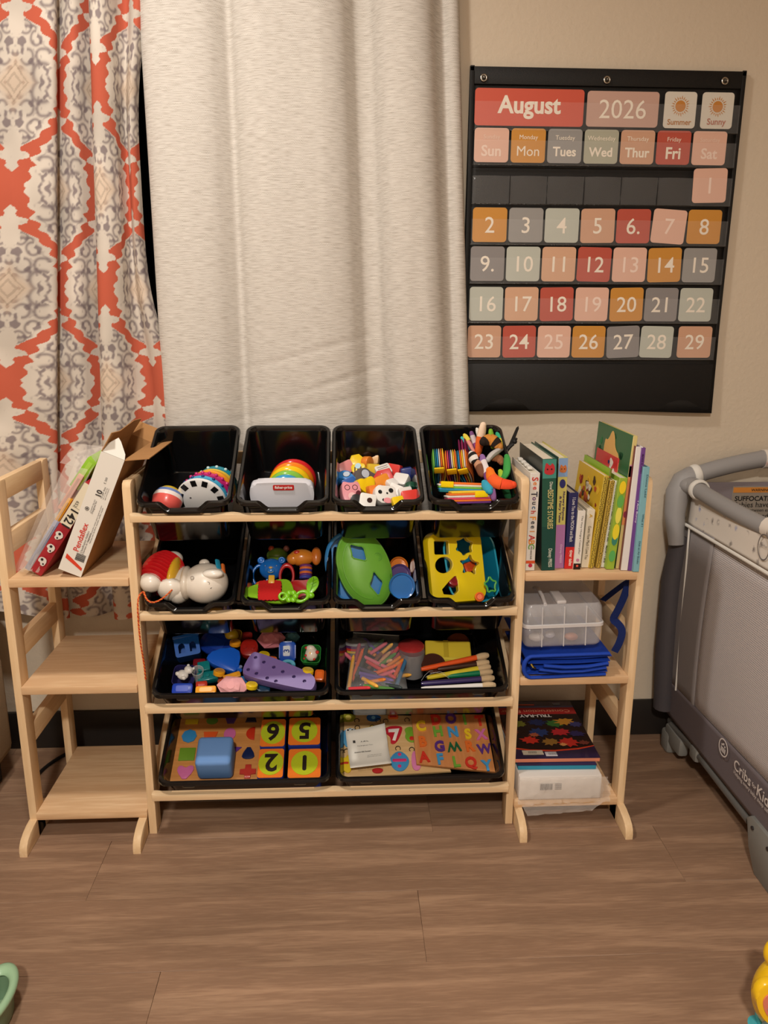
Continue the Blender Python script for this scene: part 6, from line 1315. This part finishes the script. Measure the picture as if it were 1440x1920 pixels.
b=B(); b.tube([(xr_-.004,1.613,.456),(xl_+.05,1.611,.4535)]+P+[(xl_+.06,1.611,.3865),(xr_-.01,1.613,.3915)],.0052,10); b.build('piped_edge',BLB,t,SQ)
b=B(); b.tube([(xl_+.04,1.608,.424),(xl_+.09,1.608,.4175),(xl_+.14,1.609,.418),(xr_-.006,1.611,.427)],.005,8); b.tube([(xl_+.03,1.608,.412),(xl_+.08,1.608,.404),(xl_+.13,1.609,.404),(xr_-.01,1.611,.413)],.0045,8); b.build('piped_edge',BLB,t,SQ)
b=B(); b.tube([(xl_+.012,1.612,.428),(xl_+.016,1.608,.42),(xl_+.022,1.612,.414)],.003,6); b.build('zip_pull',mat('brass',(150,130,60),.35,metal=1),t,SQ)
STR=mat('navy_webbing',(22,38,92),.8,spec=.2,bump=.6,bscale=900)
def strap(pts,w=.011):
    P=[V(q) for q in smooth_poly([tuple(p) for p in pts],2,False)]; b=B(); ls=[]
    for i,p in enumerate(P):
        t_=(P[min(i+1,len(P)-1)]-P[max(i-1,0)]).normalized(); s_=t_.cross(V((0,1,0))).normalized(); ls.append([p+s_*w+V((0,-.001,0)),p-s_*w+V((0,-.001,0)),p-s_*w+V((0,.001,0)),p+s_*w+V((0,.001,0))])
    b.loops(ls,cap0=True,cap1=True); return b.build('strap',STR,t)
strap([A(1130,1126,1.77),A(1150,1110,1.74),A(1174,1092,1.70),A(1186,1086,1.68)],.0075)
strap([A(1178,1094,1.66),A(1170,1120,1.655),A(1158,1145,1.65),A(1148,1162,1.645),A(1158,1168,1.64),A(1168,1182,1.635),A(1162,1205,1.63),A(1152,1222,1.63)],.0085)
# clear case
CC=mat('case_plastic',(225,225,230),.2,alpha=.24,spec=.6)
y0_=1.612; y1_=1.83
t=T('clear_craft_case','clear plastic lidded craft case on top of the blue bag','case',TR(0,0,.4525-.0135)@RY(-1.5)@TR(0,0,-.4525))
def casehalf(z0_,z1_,o0,nm,open_top):
    b=B(); cx,cy=(.399+.583)/2,(y0_+y1_)/2+.006; w_,d_=.180,.215; o_=rrect(w_,d_,.014,4); ls=[[(cx+x*k,cy+y*k,z) for x,y in o_] for k,z in (((.93,z0_),(.975,z0_+.006),(1,z1_)) if open_top else ((1,z0_),(.975,z1_-.008),(.93,z1_)))]
    b.loops(ls,cap0=open_top,cap1=not open_top); o=b.build(nm,CC,t,smooth=50); q=o.modifiers.new('t','SOLIDIFY'); q.thickness=.0012; q.offset=-1 if open_top else 1
    return cx,cy,w_,d_,o_
cx,cy,w_,d_,o_=casehalf(.4545,.508,0,'case_base',True); casehalf(.508,.556,0,'case_lid',False)
CE=mat('case_edge',(226,224,226),.25,alpha=.75,spec=.5)
b=B(); ls=[[(cx+x*k,cy+y*k,z) for x,y in o_] for k,z in ((1.0,.503),(1.03,.504),(1.03,.511),(1.0,.512))]; b.loops(ls); b.build('rim_flange',CE,t)
for xx in (-.050,0.000,.050):
    b=B(); b.box((cx+xx,cy-d_/2+.0015,.481),(.0018,.005,.046)); b.build('rib',CE,t)
    b=B(); b.box((cx+xx,cy-d_/2+.0015,.532),(.0018,.005,.040)); b.build('rib',CE,t)
    b=B(); b.box((cx+xx,cy,.478),(.0012,d_-.03,.036)); b.build('divider',CC,t)
b=B(); b.tube([(cx-.042,cy-.10,.556),(cx-.042,cy-.07,.566),(cx-.040,cy-.02,.567),(cx-.042,cy+.01,.557)],.004,8,flat=1); b.box((cx-.005,cy-.065,.5605),(.022,.07,.009),bev=.003); b.build('carry_handle',CE,t)
for (x,y,c,sx,nm,lab) in ((-.055,-.075,(214,206,200),.018,'shell','pale trinket in the left compartment of the clear case'),(.026,-.075,(190,120,90),.016,'shell','terracotta coloured trinket in the clear case'),(-.02,-.06,(200,200,210),.012,'shell','small grey trinket in the middle of the clear case')):
    o=T('trinket',lab,'trinket',TR(cx+x,cy+y,.466)); b=B(); b.ell((0,0,.0),(sx,sx*.8,.009)); b.build('trinket_body',P_(c),o); b=B(); b.torus((0,0,.002),sx*.8,.0012,n=18,m=5); b.build('ring',P_(tuple(int(q*.9) for q in c)),o)
# =============== lowest shelf right: construction paper, blue pad, white pack in film
zc=.0655
WPK=mat('pack_paper',(222,216,210),.6)
t=T('white_paper_pack','white paper pack in crinkled clear film on the lowest right shelf','paper pack',TR(.505,1.60,zc))
b=B(); b.box((-.002,.125,.033),(.198,.23,.062),bev=.004); b.build('paper_block',WPK,t)
b=B(); b.box((0,0,0),(.045,.0006,.020),TR(-.030,.009,.038)); 
lb=b.build('printed_label',matte((214,208,204)),t,smooth=0)
b=B(); random.seed(5); x=-.05
while x<-.022: w_=random.choice((.0005,.001)); b.box((x,.0078,.038),(w_,.0004,.016)); x+=w_+.0009
for k in range(5): b.box((-.008,.0078,.045-.0034*k),(.016,.0004,.001))
b.build('bar_code',matte((70,66,66)),lb,smooth=0)
FM=mat('pack_film',(244,238,232),.06,alpha=.26,spec=1,bump=1,bscale=30)
film([(-.108,-.004,.002),(.112,-.004,.004),(.104,.0,.068),(-.104,.0,.068)],.011,22,9,t,5,'film_wrap',FM)
film([(-.085,-.012,-.024),(.068,-.012,-.014),(.094,-.008,.004),(-.098,-.008,.002)],.005,14,4,t,6,'film_wrap',FM)
film([(.090,.0,.004),(.110,.03,.01),(.105,.10,.05),(.088,.0,.056)],.005,4,6,t,7,'film_wrap',FM)
t=T('blue_pad','teal blue paper pad under the construction paper','paper pad',TR(.500,1.632,.1300)@RZ(-1.5))
b=B(); b.box((0,.13,.006),(.188,.25,.011),bev=.001); b.build('page_block',mat('teal_paper',(40,138,170),.6),t); b=B(); b.box((0,.13,.0123),(.190,.252,.0012)); b.build('cover',mat('navy_cover',(30,40,84),.4),t)
t=T('construction_paper_pack','construction paper pack with torn leaf picture and upside down title','paper pack',TR(.503,1.648,.1430)@RZ(-1)@Matrix.Diagonal((1,.93,1,1)))
b=B(); b.box((0,.15,.0055),(.206,.30,.010),bev=.001); b.build('page_block',mat('salmon_paper',(226,140,110),.6),t)
b=B(); b.box((0,.15,.0113),(.207,.302,.0014)); cv=b.build('cover',mat('wrap_cover',(42,32,66),.12,spec=.6,coat=.5),t)
zz=.0122
def cvp(pts,c,nm='picture_print',z=zz): b=B(); b.prism(pts,.0003,TR(0,0,z)); return b.build(nm,matte(c,.35),cv,smooth=0)
cvp([(-.103,.05),(-.06,.038),(0,.034),(.06,.042),(.103,.055),(.103,.232),(-.103,.232)],(40,26,24))
cvp([(-.103,.225),(.103,.225),(.103,.262),(-.103,.262)],(170,40,40),z=zz+.0003)
cvp([(-.103,.262),(.103,.262),(.103,.272),(-.103,.272)],(86,92,130),z=zz+.0003)
cvp([(-.103,.052),(-.06,.040),(0,.036),(.06,.044),(.103,.057),(.103,.053),(.06,.038),(0,.030),(-.06,.034),(-.103,.046)],(214,70,40),z=zz+.0003)
random.seed(8)
for k,(x,y,s_,c) in enumerate(((-.062,.172,.026,(110,110,40)),(-.012,.178,.028,(34,44,84)),(.03,.170,.026,(60,110,50)),(.06,.180,.03,(200,140,50)),(.085,.165,.022,(60,60,110)),(-.085,.13,.02,(130,60,40)),(-.02,.125,.032,(40,60,110)),(.035,.125,.030,(190,44,50)),(.075,.115,.022,(50,44,90)),(-.05,.085,.026,(200,50,36)),(0,.075,.026,(150,110,50)),(.045,.072,.030,(196,50,40)),(.082,.068,.016,(120,60,50)),(.028,.06,.012,(220,150,90)),(-.035,.11,.015,(170,90,60)))):
    m_=9; pts=[]; ph=random.uniform(0,6)
    for i in range(m_*2): a=2*PI*i/(m_*2)+ph; rr__=s_*(.95 if i%2 else .62)*random.uniform(.8,1.15); pts.append((x+rr__*math.cos(a),y+rr__*.8*math.sin(a)))
    pts=[(max(-.102,min(.102,p[0])),p[1]) for p in pts]; cvp(pts,c,'leaf_print',zz+.0006+.0001*k)
b=B(); b.text('Construction Paper',.026,TR(-.004,.243,zz+.001)@RZ(180),.01,.185); b.build('lettering',matte((226,150,120)),cv,smooth=0)
b=B(); b.text('TRU-RAY',.024,TR(-.01,.212,zz+.002)@RZ(180),.03,.085); b.build('lettering',matte((226,222,216)),cv,smooth=0)
cvp(rrect(.035,.016,.002,2),(0,0,0)) if False else None
for (x,y,w_,c) in ((-.055,.024,.05,(206,196,176)),(-.012,.016,.028,(196,190,196))):
    b=B(); b.box((x,y,zz+.0012),(w_,.020,.0006)); lb=b.build('price_sticker',matte(c),cv,smooth=0)
    b=B(); 
    for k in range(7): b.box((x-w_*.2+k*.003,y,zz+.0018),(.001,.010,.0003))
    b.build('bar_code',matte((70,64,60)),lb,smooth=0)
cvp([(-.06,.278),(.0,.276),(.0,.282),(-.06,.284)],(200,90,60),'title_strip',zz+.0005); cvp(rrect(.02,.014,.001,1) and [(x+.062,y+.283) for x,y in rrect(.02,.014,.001,1)],(110,112,124),'logo_print',zz+.0005)

# =============== toys at the lower corners
t=T('yellow_toy','yellow baby activity toy at the lower right edge of the picture','toy',TR(.80,1.05,0))
YT=P_((242,196,30),.25)
def bodyrot(): return RZ(0)
pc=atY(1462,1868,1.05)
X0,Z0=pc.x-.80,pc.z
b=B(); b.ell((X0+.012,0,Z0+.004),(.058,.045,.072),u=28,v=18); b.build('toy_body',YT,t)
e=atY(1436,1868,1.02); ex_,ez=e.x-.80,e.z
pts=smooth_poly([(-.030,.020),(-.020,.040),(.002,.046),(.020,.030),(.028,-.02),(.030,-.070),(.010,-.048),(-.018,-.018)],2)
b=B(); b.prism(pts,.018,FR((ex_,-.03,ez),(1,0,0),(0,0,1)),bev=.005); b.build('wing',YT,t)
pts2=smooth_poly([(-.018,.014),(-.006,.028),(.008,.028),(.020,.0),(.022,-.045),(.004,-.030),(-.012,-.010)],2)
b=B(); b.prism(pts2,.002,FR((ex_,-.0485,ez),(1,0,0),(0,0,1))); wp_=b.build('printed_panel',P_((226,130,110),.3),t)
for (x,z,c) in ((-.002,.014,(244,190,90)),(-.002,-.004,(170,160,190)),(.010,-.016,(230,200,90)),(.014,-.036,(200,150,190)),(.012,.006,(236,150,90))):
    b=B(); b.prism(circ(.006,14,c=(x,z)),.0006,FR((ex_,-.051,ez),(1,0,0),(0,0,1))); b.build('dot_print',matte(c),wp_,smooth=0)
a_=atY(1452,1786,1.05); b=B(); b.ell((a_.x-.80,0,a_.z),(.018,.014,.026)); b.build('ear_knob',YT,t)
f_=atY(1402,1962,1.03); b=B(); b.ell((f_.x-.80,-.02,f_.z),(.016,.03,.018)); b.ell((f_.x-.80+.03,0,f_.z-.0),(.04,.05,.02)); b.build('teal_foot',P_((70,170,180),.25),t)
f_=atY(1446,1925,1.03); b=B(); b.ell((f_.x-.80,-.03,f_.z),(.022,.02,.018)); b.build('teal_collar',P_((110,150,160),.25),t)
b=B(); b.cyl((X0+.02,0,0),.05,max(.01,f_.z-.01),n=30,bev=.004); b.build('toy_base',P_((70,170,180),.25),t)
t=T('mint_stand','mint green rounded tray rim at the lower left edge of the picture','toy',TR(0,0,0))
MG=P_((150,186,150),.35); 
c0=atZ(-16,1868,.055); b=B(); b.torus((0,0,0),.030,.007,TR(c0.x,c0.y,.055)@Matrix.Diagonal((1,1.9,1,1)),n=48,m=12); b.build('rim',MG,t)
b=B(); b.lathe([(.024,0),(.026,.004),(.029,.052),(.027,.052),(.022,.006),(0,.006)],40,TR(c0.x,c0.y,0)@Matrix.Diagonal((1,1.9,1,1))); b.build('tray_body',P_((110,140,110),.4),t)
